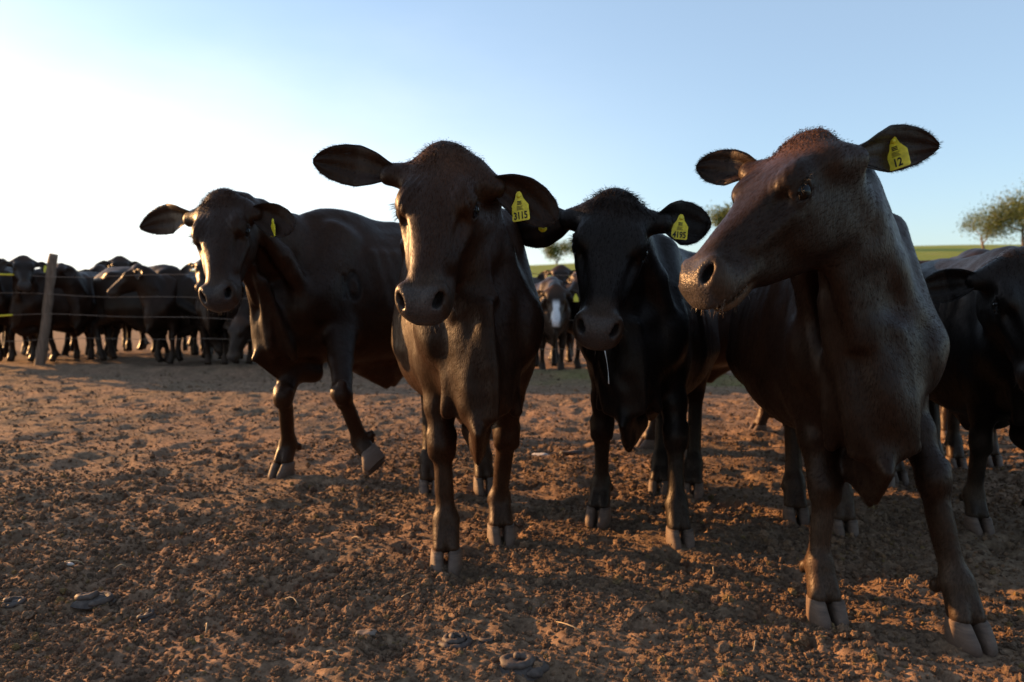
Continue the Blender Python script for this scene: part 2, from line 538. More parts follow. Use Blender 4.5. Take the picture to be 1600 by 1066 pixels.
# clods: crumbs of earth scattered over the yard, instanced by geometry nodes
def build_clods():
    N = 190000
    y = 1.5 * (9.5 / 1.5) ** rng.random(N)
    x = (rng.random(N) * 2 - 1) * (0.6 + y * 0.78)
    P = np.column_stack([x, y])
    dens = 0.5 + 0.5 * vnoise(P, 1.7, 9) + 0.3 * vnoise(P, 6, 41)
    keep = rng.random(N) < np.clip(dens * 1.2 + 0.15, 0.3, 1) * (1 - 0.45 * smoothstep(3.2, 5.5, y))
    P = P[keep]
    n = len(P)
    size = np.clip(0.0037 * np.exp(rng.normal(0, 0.50, n)), 0.0016, 0.020)
    big = rng.random(n) < 0.0016
    size = np.where(big, 0.012 + 0.014 * rng.random(n), size)
    z = ground_height(P) + size * np.where(big, 0.1, 0.3)
    me = bpy.data.meshes.new('clods')
    me.from_pydata([], [], [])
    me.vertices.add(n)
    me.vertices.foreach_set('co', np.column_stack([P, z]).astype(np.float32).ravel())
    a = me.attributes.new('size', 'FLOAT', 'POINT'); a.data.foreach_set('value', size.astype(np.float32))
    a = me.attributes.new('turn', 'FLOAT_VECTOR', 'POINT')
    a.data.foreach_set('vector', (rng.random((n, 3)) * 6.28).astype(np.float32).ravel())
    o = bpy.data.objects.new('earth_clods', me)
    COL.objects.link(o)
    mat = clod_material()
    ng = bpy.data.node_groups.new('scatter_clods', 'GeometryNodeTree')
    ng.interface.new_socket('Geometry', in_out='INPUT', socket_type='NodeSocketGeometry')
    ng.interface.new_socket('Geometry', in_out='OUTPUT', socket_type='NodeSocketGeometry')
    gi = ng.nodes.new('NodeGroupInput'); go = ng.nodes.new('NodeGroupOutput')
    g2i = ng.nodes.new('GeometryNodeGeometryToInstance')
    for s in range(6):
        ico = ng.nodes.new('GeometryNodeMeshIcoSphere'); ico.inputs['Radius'].default_value = 1.0; ico.inputs['Subdivisions'].default_value = 3 if s < 4 else 4
        pos = ng.nodes.new('GeometryNodeInputPosition')
        add = ng.nodes.new('ShaderNodeVectorMath'); add.operation = 'ADD'; add.inputs[1].default_value = (s * 13.7, s * 5.1, s * 3.3)
        ng.links.new(pos.outputs[0], add.inputs[0])
        nz = ng.nodes.new('ShaderNodeTexNoise'); nz.inputs['Scale'].default_value = 1.3; nz.inputs['Detail'].default_value = 5.0; nz.inputs['Roughness'].default_value = 0.7
        ng.links.new(add.outputs[0], nz.inputs['Vector'])
        mr = ng.nodes.new('ShaderNodeMapRange')
        mr.inputs['From Min'].default_value = 0.25; mr.inputs['From Max'].default_value = 0.75
        mr.inputs['To Min'].default_value = 0.35; mr.inputs['To Max'].default_value = 1.45
        ng.links.new(nz.outputs[0], mr.inputs['Value'])
        sc = ng.nodes.new('ShaderNodeVectorMath'); sc.operation = 'SCALE'
        ng.links.new(pos.outputs[0], sc.inputs[0]); ng.links.new(mr.outputs['Result'], sc.inputs['Scale'])
        sp = ng.nodes.new('GeometryNodeSetPosition')
        ng.links.new(ico.outputs['Mesh'], sp.inputs['Geometry']); ng.links.new(sc.outputs[0], sp.inputs['Position'])
        sm = ng.nodes.new('GeometryNodeSetMaterial'); sm.inputs['Material'].default_value = mat
        ng.links.new(sp.outputs[0], sm.inputs['Geometry'])
        ng.links.new(sm.outputs[0], g2i.inputs[0])
    iop = ng.nodes.new('GeometryNodeInstanceOnPoints')
    ng.links.new(gi.outputs[0], iop.inputs['Points'])
    ng.links.new(g2i.outputs[0], iop.inputs['Instance'])
    iop.inputs['Pick Instance'].default_value = True
    ri = ng.nodes.new('FunctionNodeRandomValue'); ri.data_type = 'INT'
    ri.inputs['Min'].default_value = 0 if 'Min' in ri.inputs else 0
    for s_ in ri.inputs:
        if s_.type == 'INT' and s_.name == 'Max': s_.default_value = 5
        if s_.type == 'INT' and s_.name == 'Min': s_.default_value = 0
    outi = [s_ for s_ in ri.outputs if s_.type == 'INT'][0]
    ng.links.new(outi, iop.inputs['Instance Index'])
    na = ng.nodes.new('GeometryNodeInputNamedAttribute'); na.data_type = 'FLOAT'; na.inputs['Name'].default_value = 'size'
    ng.links.new([s_ for s_ in na.outputs if s_.name == 'Attribute'][0], iop.inputs['Scale'])
    nb = ng.nodes.new('GeometryNodeInputNamedAttribute'); nb.data_type = 'FLOAT_VECTOR'; nb.inputs['Name'].default_value = 'turn'
    ng.links.new([s_ for s_ in nb.outputs if s_.name == 'Attribute'][0], iop.inputs['Rotation'])
    ng.links.new(iop.outputs[0], go.inputs[0])
    md = o.modifiers.new('scatter', 'NODES'); md.node_group = ng
    tag(o, 'loose brown crumbs and clods of earth covering the cattle yard', 'soil', kind='stuff')
    return o


build_clods()


# ------------------------------------------------------------------ signed distance modelling (for animals)
class Sdf:
    def __init__(self):
        self.p = []

    def add(self, fn, c, r, k=0.03, mode='add'):
        self.p.append((fn, np.asarray(c, float), r, k, mode))

    def __call__(self, P, margin=0.12):
        d = np.full(len(P), 0.25)
        for fn, c, r, k, mode in self.p:
            q = P - c
            m = np.nonzero((q * q).sum(1) < (r + margin) ** 2)[0]
            if not len(m):
                continue
            b = fn(P[m]); a = d[m]
            if mode == 'add':
                h = np.maximum(k - np.abs(a - b), 0) / k
                d[m] = np.minimum(a, b) - h * h * k * 0.25
            else:
                b = -b
                h = np.maximum(k - np.abs(a - b), 0) / k
                d[m] = np.maximum(a, b) + h * h * k * 0.25
        return d

    # elliptical capsule; ra = (lateral, dorsal) radii at a, rb at b; up = dorsal hint
    def ecap(self, a, b, ra, rb, up=(0, 0, 1), k=0.03, mode='add'):
        a = np.asarray(a, float); b = np.asarray(b, float)
        if np.isscalar(ra): ra = (ra, ra)
        if np.isscalar(rb): rb = (rb, rb)
        ab = b - a
        L2 = ab @ ab + 1e-9
        ax = ab / math.sqrt(L2)
        up = np.asarray(up, float)
        s = np.cross(ax, up)
        if np.linalg.norm(s) < 1e-3: s = np.cross(ax, (1, 0.2, 0))
        s = nrm(s); u = np.cross(s, ax)

        def fn(P):
            q = P - a
            t = np.clip(q @ ab / L2, 0, 1)
            o = q - t[:, None] * ab
            rl = ra[0] + (rb[0] - ra[0]) * t; rd = ra[1] + (rb[1] - ra[1]) * t
            os_, ou, oa = o @ s, o @ u, o @ ax
            rm = np.minimum(rl, rd)
            kk = np.sqrt((os_ / rl) ** 2 + (ou / rd) ** 2 + (oa / rm) ** 2)
            ln = np.sqrt((o * o).sum(1))
            return np.where(kk > 1e-4, ln * (1 - 1 / np.maximum(kk, 1e-4)), -rm)
        self.add(fn, (a + b) / 2, math.sqrt(L2) / 2 + max(*ra, *rb), k, mode)

    def ell(self, c, r, axes=None, k=0.03, mode='add'):
        c = np.asarray(c, float); r = np.asarray(r, float)
        A = np.eye(3) if axes is None else np.asarray(axes, float)   # rows = local axes

        def fn(P):
            q = (P - c) @ A.T
            k0 = np.sqrt(((q / r) ** 2).sum(1)); k1 = np.sqrt(((q / r ** 2) ** 2).sum(1))
            return np.where(k1 > 1e-6, k0 * (k0 - 1) / np.maximum(k1, 1e-6), -r.min())
        self.add(fn, c, r.max(), k, mode)

    def torus(self, c, axes, R1, R2, r, k=0.01, mode='add'):
        """ring in the plane of axes[0], axes[1]; elliptical R1 x R2"""
        c = np.asarray(c, float); A = np.asarray(axes, float)

        def fn(P):
            q = (P - c) @ A.T
            e = np.hypot(q[:, 0] / R1, q[:, 1] / R2)
            dl = (e - 1) * min(R1, R2)
            return np.hypot(dl, q[:, 2]) - r
        self.add(fn, c, max(R1, R2) + r, k, mode)

    # straight loft: table rows (x, top, bottom, halfwidth, taper)
    def loft(self, O, A, tab, scale=1.0, n=2.3, k=0.03):
        tab = np.asarray(tab, float)
        xs = np.linspace(tab[0, 0], tab[-1, 0], 160)
        cols = []
        for c in range(1, tab.shape[1]):
            y = tab[:, c]; x = tab[:, 0]
            dx = np.diff(x); sl = np.diff(y) / dx
            mm = np.zeros(len(x)); mm[0] = sl[0]; mm[-1] = sl[-1]
            for i in range(1, len(x) - 1):
                mm[i] = 0 if sl[i - 1] * sl[i] <= 0 else 2 * sl[i - 1] * sl[i] / (sl[i - 1] + sl[i])
            j = np.clip(np.searchsorted(x, xs) - 1, 0, len(x) - 2)
            t = (xs - x[j]) / dx[j]
            cols.append((2 * t**3 - 3 * t**2 + 1) * y[j] + (t**3 - 2 * t**2 + t) * dx[j] * mm[j]
                        + (-2 * t**3 + 3 * t**2) * y[j + 1] + (t**3 - t**2) * dx[j] * mm[j + 1])
        O = np.asarray(O, float); A = np.asarray(A, float)
        x0, x1 = xs[0], xs[-1]

        def fn(P):
            q = (P - O) @ A.T / scale
            x = np.clip(q[:, 0], x0, x1)
            top, bot, w, tp = (np.interp(x, xs, c) for c in cols)
            cz = (top + bot) / 2; hz = np.maximum((top - bot) / 2, 1e-3); w = np.maximum(w, 1e-3)
            z = q[:, 2] - cz
            zn = np.clip(z / hz, -1.3, 1.3)
            we = w * (1 + tp * zn)
            kk = (np.abs(q[:, 1] / we) ** n + np.abs(z / hz) ** n) ** (1 / n)
            ln = np.hypot(q[:, 1], z)
            d = np.where(kk > 1e-3, ln * (1 - 1 / np.maximum(kk, 1e-3)), -np.minimum(w, hz))
            dx = np.abs(q[:, 0] - x)
            d = np.where(dx > 0, np.hypot(np.maximum(d, 0), dx), d)
            return d * scale
        mid = V((x0 + x1) / 2, 0, (tab[:, 1].max() + tab[:, 2].min()) / 2)
        rad = math.sqrt(((x1 - x0) / 2) ** 2 + ((tab[:, 1].max() - tab[:, 2].min()) / 2) ** 2 + tab[:, 3].max() ** 2)
        self.add(fn, O + (mid * scale) @ A, rad * scale, k)

    def mesh(self, lo, hi, h):
        B = 8
        nb = np.ceil((hi - lo) / (h * B)).astype(int)
        dims = nb * B
        gx, gy, gz = np.meshgrid(*[np.arange(n) for n in nb], indexing='ij')
        bi = np.column_stack([gx.ravel(), gy.ravel(), gz.ravel()])
        cen = lo + (bi * B + (B - 1) / 2) * h
        dc = self(cen, 0.2)
        D = np.where(dc < 0, -0.1, 0.1).astype(np.float32)
        D = np.broadcast_to(D.reshape(*nb, 1, 1, 1), (*nb, B, B, B)).copy()
        act = np.nonzero(np.abs(dc) < B * h * 0.87 * 1.55)[0]
        o = np.stack(np.meshgrid(np.arange(B), np.arange(B), np.arange(B), indexing='ij'), -1).reshape(-1, 3)
        P = lo + ((bi[act] * B)[:, None, :] + o[None]) * h
        bc = cen[act]; br = B * h * 0.87
        d = np.full((len(act), B ** 3), 0.25)
        for fn, c, r, k, mode in self.p:
            q = bc - c
            m = np.nonzero((q * q).sum(1) < (r + br + 0.03 + k * 0.5) ** 2)[0]
            if not len(m):
                continue
            b = fn(P[m].reshape(-1, 3)).reshape(len(m), -1)
            a = d[m]
            if mode == 'sub':
                a, b = -a, b
            hh = np.maximum(k - np.abs(a - b), 0) / k
            a = np.minimum(a, b) - hh * hh * k * 0.25
            d[m] = -a if mode == 'sub' else a
        D[bi[act, 0], bi[act, 1], bi[act, 2]] = d.reshape(-1, B, B, B)
        D = D.transpose(0, 3, 1, 4, 2, 5).reshape(dims)
        return surface_nets(D, lo, h)


def surface_nets(D, lo, h):
    ins = D < 0
    c = np.zeros(np.array(D.shape) - 1, dtype=np.uint8)
    sl = [slice(0, -1), slice(1, None)]
    for a in (0, 1):
        for b in (0, 1):
            for e in (0, 1):
                c += ins[sl[a], sl[b], sl[e]]
    cells = np.argwhere((c > 0) & (c < 8))
    idx = np.full(c.shape, -1, dtype=np.int32)
    idx[cells[:, 0], cells[:, 1], cells[:, 2]] = np.arange(len(cells))
    acc = np.zeros((len(cells), 3)); cnt = np.zeros(len(cells))
    cor = [(a, b, e) for a in (0, 1) for b in (0, 1) for e in (0, 1)]
    val = {q: D[cells[:, 0] + q[0], cells[:, 1] + q[1], cells[:, 2] + q[2]] for q in cor}
    for q in cor:
        for ax in range(3):
            if q[ax] == 0:
                q2 = list(q); q2[ax] = 1; q2 = tuple(q2)
                a, b = val[q], val[q2]
                m = (a < 0) != (b < 0)
                t = np.where(m, a / np.where(m, a - b, 1), 0)
                p = np.tile(np.array(q, float), (len(cells), 1))
                p[:, ax] = t
                acc += p * m[:, None]; cnt += m
    verts = lo + (cells + acc / cnt[:, None]) * h
    faces = []
    for ax in range(3):
        s0 = [slice(None)] * 3; s1 = [slice(None)] * 3
        s0[ax] = slice(0, -1); s1[ax] = slice(1, None)
        A, Bv = ins[tuple(s0)], ins[tuple(s1)]
        for sgn in (True, False):
            e = np.argwhere((A == sgn) & (Bv == (not sgn)))
            o1, o2 = (ax + 1) % 3, (ax + 2) % 3
            e = e[(e[:, o1] > 0) & (e[:, o2] > 0)]
            quad = []
            for (i1, i2) in ((0, 0), (1, 0), (1, 1), (0, 1)):
                q = e.copy(); q[:, o1] -= 1 - i1; q[:, o2] -= 1 - i2
                q = np.minimum(q, np.array(idx.shape) - 1)
                quad.append(idx[q[:, 0], q[:, 1], q[:, 2]])
            quad = np.stack(quad, 1)
            if not sgn: quad = quad[:, ::-1]
            faces.append(quad[(quad >= 0).all(1)])
    return verts, np.concatenate(faces)


def lap_smooth(v, f, it=2, lam=0.5):
    e = np.concatenate([f[:, [0, 1]], f[:, [1, 2]], f[:, [2, 3]], f[:, [3, 0]]])
    e = np.concatenate([e, e[:, ::-1]])
    deg = np.bincount(e[:, 0], minlength=len(v))[:, None]
    for i in range(it):
        s = np.stack([np.bincount(e[:, 0], weights=v[e[:, 1], c], minlength=len(v)) for c in range(3)], 1)
        v = v + lam * (s / np.maximum(deg, 1) - v)
    return v


def vert_normals(v, f):
    n = np.cross(v[f[:, 2]] - v[f[:, 0]], v[f[:, 3]] - v[f[:, 1]])
    out = np.zeros_like(v)
    for c in range(4):
        for a in range(3):
            out[:, a] += np.bincount(f[:, c], weights=n[:, a], minlength=len(v))
    return out / (np.linalg.norm(out, axis=1, keepdims=True) + 1e-12)


HEAD = [  # x, top, bottom, half width, taper
    (-0.060, -0.075, -0.11, 0.015, 0.0),
    (-0.045, -0.030, -0.14, 0.050, 0.0),
    (-0.015, 0.000, -0.175, 0.076, 0.05),
    (0.04, 0.014, -0.220, 0.090, 0.22),
    (0.10, 0.020, -0.252, 0.098, 0.36),
    (0.16, 0.017, -0.255, 0.099, 0.46),
    (0.21, 0.010, -0.242, 0.089, 0.42),
    (0.27, 0.004, -0.215, 0.073, 0.28),
    (0.33, 0.001, -0.186, 0.062, 0.08),
    (0.38, -0.003, -0.155, 0.056, -0.04),
    (0.425, -0.010, -0.140, 0.061, -0.08),
    (0.450, -0.022, -0.136, 0.066, -0.06),
    (0.472, -0.040, -0.131, 0.065, -0.05),
    (0.490, -0.064, -0.124, 0.054, 0.0),
    (0.502, -0.086, -0.114, 0.032, 0.0),
]
TORSO = [
    (-1.375, 1.02, 0.90, 0.02, 0.0),
    (-1.345, 1.08, 0.80, 0.10, 0.05),
    (-1.26, 1.135, 0.70, 0.170, 0.08),
    (-1.10, 1.165, 0.62, 0.215, 0.05),
    (-0.95, 1.165, 0.545, 0.245, -0.06),
    (-0.75, 1.145, 0.475, 0.270, -0.16),
    (-0.55, 1.145, 0.455, 0.255, -0.20),
    (-0.40, 1.165, 0.460, 0.218, -0.20),
    (-0.26, 1.165, 0.475, 0.185, -0.22),
    (-0.12, 1.08, 0.500, 0.155, -0.12),
    (-0.02, 0.96, 0.540, 0.120, 0.0),
    (0.05, 0.84, 0.60, 0.07, 0.0),
    (0.075, 0.76, 0.66, 0.02, 0.0),
]


def ear_mesh(root, tip, nhint, width, bend=(0, 0, 0), curl0=4.4, curl1=1.1, nu=26, nv=15, tipw=0.10, thick=0.004, fold=0.0):
    """Leaf-shaped, cupped ear opening towards nhint. Returns verts, faces and a sampler."""
    root = np.asarray(root, float); tip = np.asarray(tip, float)
    L = np.linalg.norm(tip - root)
    mid = (root + tip) / 2 + np.asarray(bend, float) * L
    us = np.linspace(0, 1, nu)

    def axis(u):
        return (1 - u) ** 2 * root + 2 * u * (1 - u) * mid + u * u * tip

    def frame(u):
        t = nrm(2 * (1 - u) * (mid - root) + 2 * u * (tip - mid))
        s = nrm(np.cross(nhint, t)); n = np.cross(t, s)
        return t, s, n

    def wid(u):
        a = np.interp(u, [0, 0.12, 0.3, 0.5, 0.68, 0.84, 0.94, 0.985, 1.0], [0.46, 0.56, 0.86, 1.0, 0.96, 0.78, 0.52, 0.28, 0.12])
        return a * width

    def surf(u, v):
        t, s, n = frame(u)
        A = curl0 + (curl1 - curl0) * min(1, (u / 0.55)) ** 0.75
        if u > 0.6: A = A * (1 - 0.35 * (u - 0.6) / 0.4)
        Rr = wid(u) / A
        th = v * A / 2
        return axis(u) + s * Rr * math.sin(th) + n * (Rr * (1 - math.cos(th)) - 0.3 * Rr), nrm(-s * math.sin(th) + n * math.cos(th))

    front, back = [], []
    for u in us:
        for j in range(nv):
            v = -1 + 2 * j / (nv - 1)
            p, n = surf(u, v)
            tk = thick * (1 - 0.75 * abs(v) ** 3) * (1.6 - 0.9 * u)
            p = p + n * 0.002 * math.sin(v * 9 + u * 4)
            front.append(p + n * tk); back.append(p - n * tk)
    nF = len(front)
    verts = np.array(front + back)
    faces = []
    g = lambda i, j: i * nv + j
    for i in range(nu - 1):
        for j in range(nv - 1):
            faces.append((g(i, j), g(i + 1, j), g(i + 1, j + 1), g(i, j + 1)))
            faces.append((nF + g(i, j), nF + g(i, j + 1), nF + g(i + 1, j + 1), nF + g(i + 1, j)))
    for i in range(nu - 1):
        faces.append((g(i, 0), nF + g(i, 0), nF + g(i + 1, 0), g(i + 1, 0)))
        faces.append((g(i, nv - 1), g(i + 1, nv - 1), nF + g(i + 1, nv - 1), nF + g(i, nv - 1)))
    for j in range(nv - 1):
        faces.append((g(nu - 1, j), nF + g(nu - 1, j), nF + g(nu - 1, j + 1), g(nu - 1, j + 1)))
    return verts, np.array(faces), surf


def claw_mesh():
    """one cloven hoof: two horn claws; x forward, z up, origin on the ground"""
    rings = [(-0.02, 0.016, 0.060, 0.026), (0.0, 0.018, 0.066, 0.0295), (0.018, 0.014, 0.063, 0.0300), (0.038, 0.006, 0.056, 0.0290),
             (0.056, -0.001, 0.050, 0.0275), (0.066, -0.005, 0.047, 0.0265), (0.071, -0.006, 0.043, 0.022), (0.071, -0.006, 0.02, 0.01)]
    vs, fs = [], []
    n = 20
    for sy in (-1, 1):
        b0 = len(vs)
        for (z, cx, rx, ry) in rings:
            toe = 0.006 * (1 - z / 0.07)
            for i in range(n):
                a = 2 * math.pi * i / n
                x = math.cos(a); y = math.sin(a)
                px = cx + rx * math.copysign(abs(x) ** 0.8, x)
                py = ry * math.copysign(abs(y) ** 0.75, y)
                inner = py * sy < 0
                if inner: py *= 0.70
                # toes converge in front
                py -= sy * toe * max(0, x) * 1.2
                vs.append((px, sy * 0.0285 + py, z))
        for r_ in range(len(rings) - 1):
            for i in range(n):
                j = (i + 1) % n
                fs.append((b0 + r_ * n + i, b0 + r_ * n + j, b0 + (r_ + 1) * n + j, b0 + (r_ + 1) * n + i))
        fs.append(tuple(b0 + (len(rings) - 1) * n + i for i in range(n)))
    return vs, fs


HOOF_V, HOOF_F = claw_mesh()
_hoof_me = None


def strands(base, dirs, length, width, side, droop=0.0, seg=2, jit=0.0):
    """Ribbon hairs: arrays of base points, unit directions, lengths. Tapered, `seg` segments."""
    n = len(base)
    length = np.broadcast_to(length, (n,)); width = np.broadcast_to(width, (n,))
    cols = []
    for s in range(seg):
        t = s / seg
        p = base + dirs * (length * t)[:, None] + V(0, 0, -1) * (droop * length * t * t)[:, None]
        w = (width * (1 - 0.6 * t) * 0.5)[:, None]
        cols += [p - side * w, p + side * w]
    cols.append(base + dirs * length[:, None] + V(0, 0, -1) * (droop * length)[:, None])
    k = len(cols)
    verts = np.stack(cols, 1).reshape(-1, 3)
    b = (np.arange(n) * k)[:, None]
    fs = []
    for s in range(seg - 1):
        fs.append(np.concatenate([b + 2 * s, b + 2 * s + 1, b + 2 * s + 3], 1))
        fs.append(np.concatenate([b + 2 * s, b + 2 * s + 3, b + 2 * s + 2], 1))
    s = seg - 1
    fs.append(np.concatenate([b + 2 * s, b + 2 * s + 1, b + 2 * s + 2], 1))
    return verts, np.concatenate(fs)


def build_cow(sp):
    """Model one animal. sp gives feet, head and ear placement in world space (or a local space for copies).
    Returns the Empty with body, eyes, hooves, hair as children."""
    S = sp['S']; hs = sp.get('hs', 1.0); h = sp.get('voxel', 0.008)
    base = np.asarray(sp['base'], float)
    rel = lambda p: np.asarray(p, float) - base
    feet = {k: rel(v) for k, v in sp['feet'].items()}
    ez = V(0, 0, 1)
    if 'heading' in sp: ex = nrm(V(*sp['heading'], 0))
    else:
        ex = (feet['FL'] + feet['FR'] - feet['HL'] - feet['HR']) / 2; ex[2] = 0; ex = nrm(ex)
    ey = np.cross(ez, ex)
    O = rel((*sp['front'], 0)) if 'front' in sp else (feet['FL'] + feet['FR']) / 2 + ex * 0.27 * S
    O[2] = sp.get('lift', 0.0)
    Bax = np.array([ex, ey, ez])
    B = lambda x, y, z: O + S * (x * ex + y * ey + z * ez)
    # head frame
    P0 = rel(sp['poll']); M0 = rel(sp['muzzle'])
    hx = nrm(M0 - P0)
    hz = np.asarray(sp['face'], float); hz = nrm(hz - hx * (hz @ hx))
    # the muzzle point given lies at the front of the muzzle, a little below the dorsal line
    hx = nrm(hx + hz * 0.08); hz = nrm(hz - hx * (hz @ hx))
    hy = np.cross(hz, hx)
    Hax = np.array([hx, hy, hz])
    hl = hs
    Hd = lambda x, y, z: P0 + hl * (x * hx + y * hy + z * hz)
    hero = sp.get('hero', True)
    f = Sdf()
    # ---- trunk
    f.loft(O, Bax, TORSO, S, 2.25, 0.05)
    hump = sp.get('hump', 0.5)
    f.ell(B(-0.30, 0, 1.10), (0.22 * S, 0.075 * S, (0.06 + 0.05 * hump) * S), Bax, 0.10)
    f.ell(B(-0.02, 0, 0.62), (0.12 * S, 0.095 * S, 0.15 * S), Bax, 0.07)
    for s in (1, -1):
        f.ecap(B(-0.30, 0.105 * s, 1.08), B(-0.12, 0.140 * s, 0.78), (0.05 * S, 0.10 * S), (0.056 * S, 0.085 * S), ex, 0.05)   # shoulder blade
        f.ell(B(-0.08, 0.135 * s, 0.74), (0.075 * S, 0.052 * S, 0.085 * S), Bax, 0.05)                                       # point of shoulder
        f.ell(B(-0.97, 0.205 * s, 1.085), (0.08 * S, 0.04 * S, 0.04 * S), Bax, 0.06)                                        # hip bone
        f.ell(B(-1.28, 0.10 * s, 1.0), (0.07 * S, 0.05 * S, 0.06 * S), Bax, 0.06)
    f.ecap(B(-0.35, 0, 1.15), B(-1.2, 0, 1.135), 0.03 * S, 0.03 * S, ez, 0.08)                                              # spine
    for i in range(9):                                                                                                    # faint ribs
        x = -0.42 - 0.065 * i
        for s in (1, -1):
            f.ecap(B(x, (0.178 + 0.004 * min(i, 4)) * s, 0.99), B(x - 0.06, (0.222 + 0.008 * min(i, 4)) * s, 0.68), 0.016 * S, 0.016 * S, ex, 0.05)
    # ---- neck
    N0 = B(-0.20, 0, 0.90); N2 = Hd(-0.01, 0, -0.095)
    C = N0 + S * (0.18 * ex + 0.14 * ez) + (N2 - N0) * 0.25
    d0 = ez * 0.8 - ex * 0.55; d2 = hz * 0.8 - hx * 0.6
    npts = 7
    prev = None
    throat = []
    for i in range(npts):
        t = i / (npts - 1)
        p = (1 - t) ** 2 * N0 + 2 * t * (1 - t) * C + t * t * N2
        e = t ** 0.55
        r = (0.130 * S * (1 - e) + 0.060 * hl * e, 0.250 * S * (1 - e) + 0.098 * hl * e)
        up = nrm(d0 * (1 - t) + d2 * t)
        if prev is not None:
            f.ecap(prev[0], p, prev[1], r, (prev[2] + up) / 2, 0.035)
        prev = (p, r, up)
        axn = nrm(2 * (1 - t) * (C - N0) + 2 * t * (N2 - C)); upo = nrm(up - axn * (up @ axn))
        throat.append(p - upo * r[1] * 0.93)
    for s in (1, -1):      # muscle from behind the jaw to the point of the shoulder, leaving a groove along the throat
        f.ecap(Hd(0.0, 0.062 * s, -0.10), (Hd(0.0, 0.062 * s, -0.10) + B(-0.09, 0.130 * s, 0.78)) / 2 + ey * s * 0.012 - ex * 0.02, 0.034 * S, 0.040 * S, ex, 0.035)
        f.ecap((Hd(0.0, 0.062 * s, -0.10) + B(-0.09, 0.130 * s, 0.78)) / 2 + ey * s * 0.012 - ex * 0.02, B(-0.09, 0.130 * s, 0.78), 0.040 * S, 0.048 * S, ex, 0.035)
    # ---- dewlap and brisket flap
    dl = sp.get('dewlap', 1.0)
    pts = [Hd(0.15, 0, -0.20), None, None, B(0.055, sp.get('flap', 0.0), 0.56 - 0.05 * dl), B(-0.03, sp.get('flap', 0.0) * 0.6, 0.465 - 0.065 * dl), B(-0.20, 0, 0.43)]
    pts[0] = Hd(0.10, 0, -0.19)
    pts[1] = throat[4] * 0.85 + pts[0] * 0.15
    pts[2] = throat[2] * 0.75 + pts[3] * 0.25
    rad = [(0.035, 0.05), (0.03, 0.07), (0.026, 0.08), (0.022, 0.085), (0.016, 0.060), (0.05, 0.05)]
    for i in range(5):
        f.ecap(pts[i], pts[i + 1], tuple(S * q for q in rad[i]), tuple(S * q for q in rad[i + 1]), ez if i < 3 else ez, 0.045)
    if hero:
        for s in (1, -1):      # loose folds running down the lower neck
            for q in range(2):
                a = pts[0] * (0.7 - 0.2 * q) + B(0.0, 0.10 * s, 0.72) * (0.3 + 0.2 * q) + hy * 0.0
                b = B(0.04 - 0.07 * q, (0.055 + 0.05 * q) * s, 0.54 - 0.03 * q)
                f.ecap(a, b, 0.016 * S, 0.02 * S, ex, 0.035)
    # belly fold
    bf = sp.get('navel', 0.6)
    f.ecap(B(-0.42, 0, 0.45), B(-0.66, 0, 0.46 - 0.035 * bf), (0.05 * S, 0.03 * S), (0.03 * S, (0.04 + 0.04 * bf) * S), ez, 0.06)
    f.ecap(B(-0.66, 0, 0.46 - 0.035 * bf), B(-0.85, 0, 0.50), (0.03 * S, (0.04 + 0.04 * bf) * S), (0.06 * S, 0.03 * S), ez, 0.06)
    # ---- tail
    tl = [B(-1.30, 0, 1.10), B(-1.40, 0.0, 1.02), B(-1.42, 0.02, 0.80), B(-1.40, 0.03, 0.50), B(-1.39, 0.03, 0.36)]
    tr = [0.034, 0.028, 0.022, 0.02, 0.028]
    for i in range(4):
        f.ecap(tl[i], tl[i + 1], tr[i] * S, tr[i + 1] * S, ex, 0.03)
    # ---- legs
    hoofs = []
    knees = sp.get('knees', {})
    for key in ('FL', 'FR', 'HL', 'HR'):
        s = 1 if key[1] == 'L' else -1
        G = feet[key]
        toe = nrm(V(*sp.get('toes', {}).get(key, (ex[0], ex[1])), 0))
        lat = np.cross(ez, toe)
        hoofup = ez
        if key in sp.get('lifted', {}):
            # bent, lifted foot: joints given outright
            J = sp['lifted'][key]
            K = rel(J['knee']); F = rel(J['fetlock']); Cn = rel(J['coronet'])
            hoofup = nrm(J['hoof_up']); toe = nrm(np.asarray(J['toe'], float) - hoofup * (np.asarray(J['toe'], float) @ hoofup)); lat = np.cross(hoofup, toe)
            G = Cn - hoofup * 0.058 * S
        else:
            F = G + ez * 0.135 * S - toe * 0.045 * S
            Cn = G + ez * 0.058 * S - toe * 0.004
            K = None
        if key[0] == 'F':
            E = B(-0.26, 0.128 * s, 0.66)
            if K is None:
                K = E * 0.44 + F * 0.56 + toe * 0.022 * S
                K[2] = 0.385 * S
                if key in knees: K = rel(knees[key])
            ax = nrm(K - E)
            f.ecap(B(-0.14, 0.135 * s, 0.80), E, (0.062 * S, 0.12 * S), (0.060 * S, 0.100 * S), ex, 0.05)
            f.ecap(E, E * 0.45 + K * 0.55, (0.060 * S, 0.092 * S), (0.044 * S, 0.054 * S), ex, 0.045)
            f.ecap(E * 0.45 + K * 0.55, K, (0.044 * S, 0.054 * S), (0.041 * S, 0.043 * S), ex, 0.035)
            f.ell(K + toe * 0.004, (0.043 * S, 0.045 * S, 0.052 * S), np.array([toe, lat, np.cross(toe, lat)]), 0.02)
            for q in (1, -1):
                f.ell(K + lat * q * 0.026 * S + ez * 0.03 * S, (0.024 * S, 0.018 * S, 0.024 * S), None, 0.015)
                f.ell(K + lat * q * 0.022 * S - ez * 0.032 * S + toe * 0.01 * S, (0.022 * S, 0.018 * S, 0.02 * S), None, 0.015)
            f.ecap(K, F, (0.030 * S, 0.033 * S), (0.0255 * S, 0.029 * S), toe, 0.02)
        else:
            Hp = B(-1.05, 0.13 * s, 0.98); St = B(-0.90, 0.175 * s, 0.66)
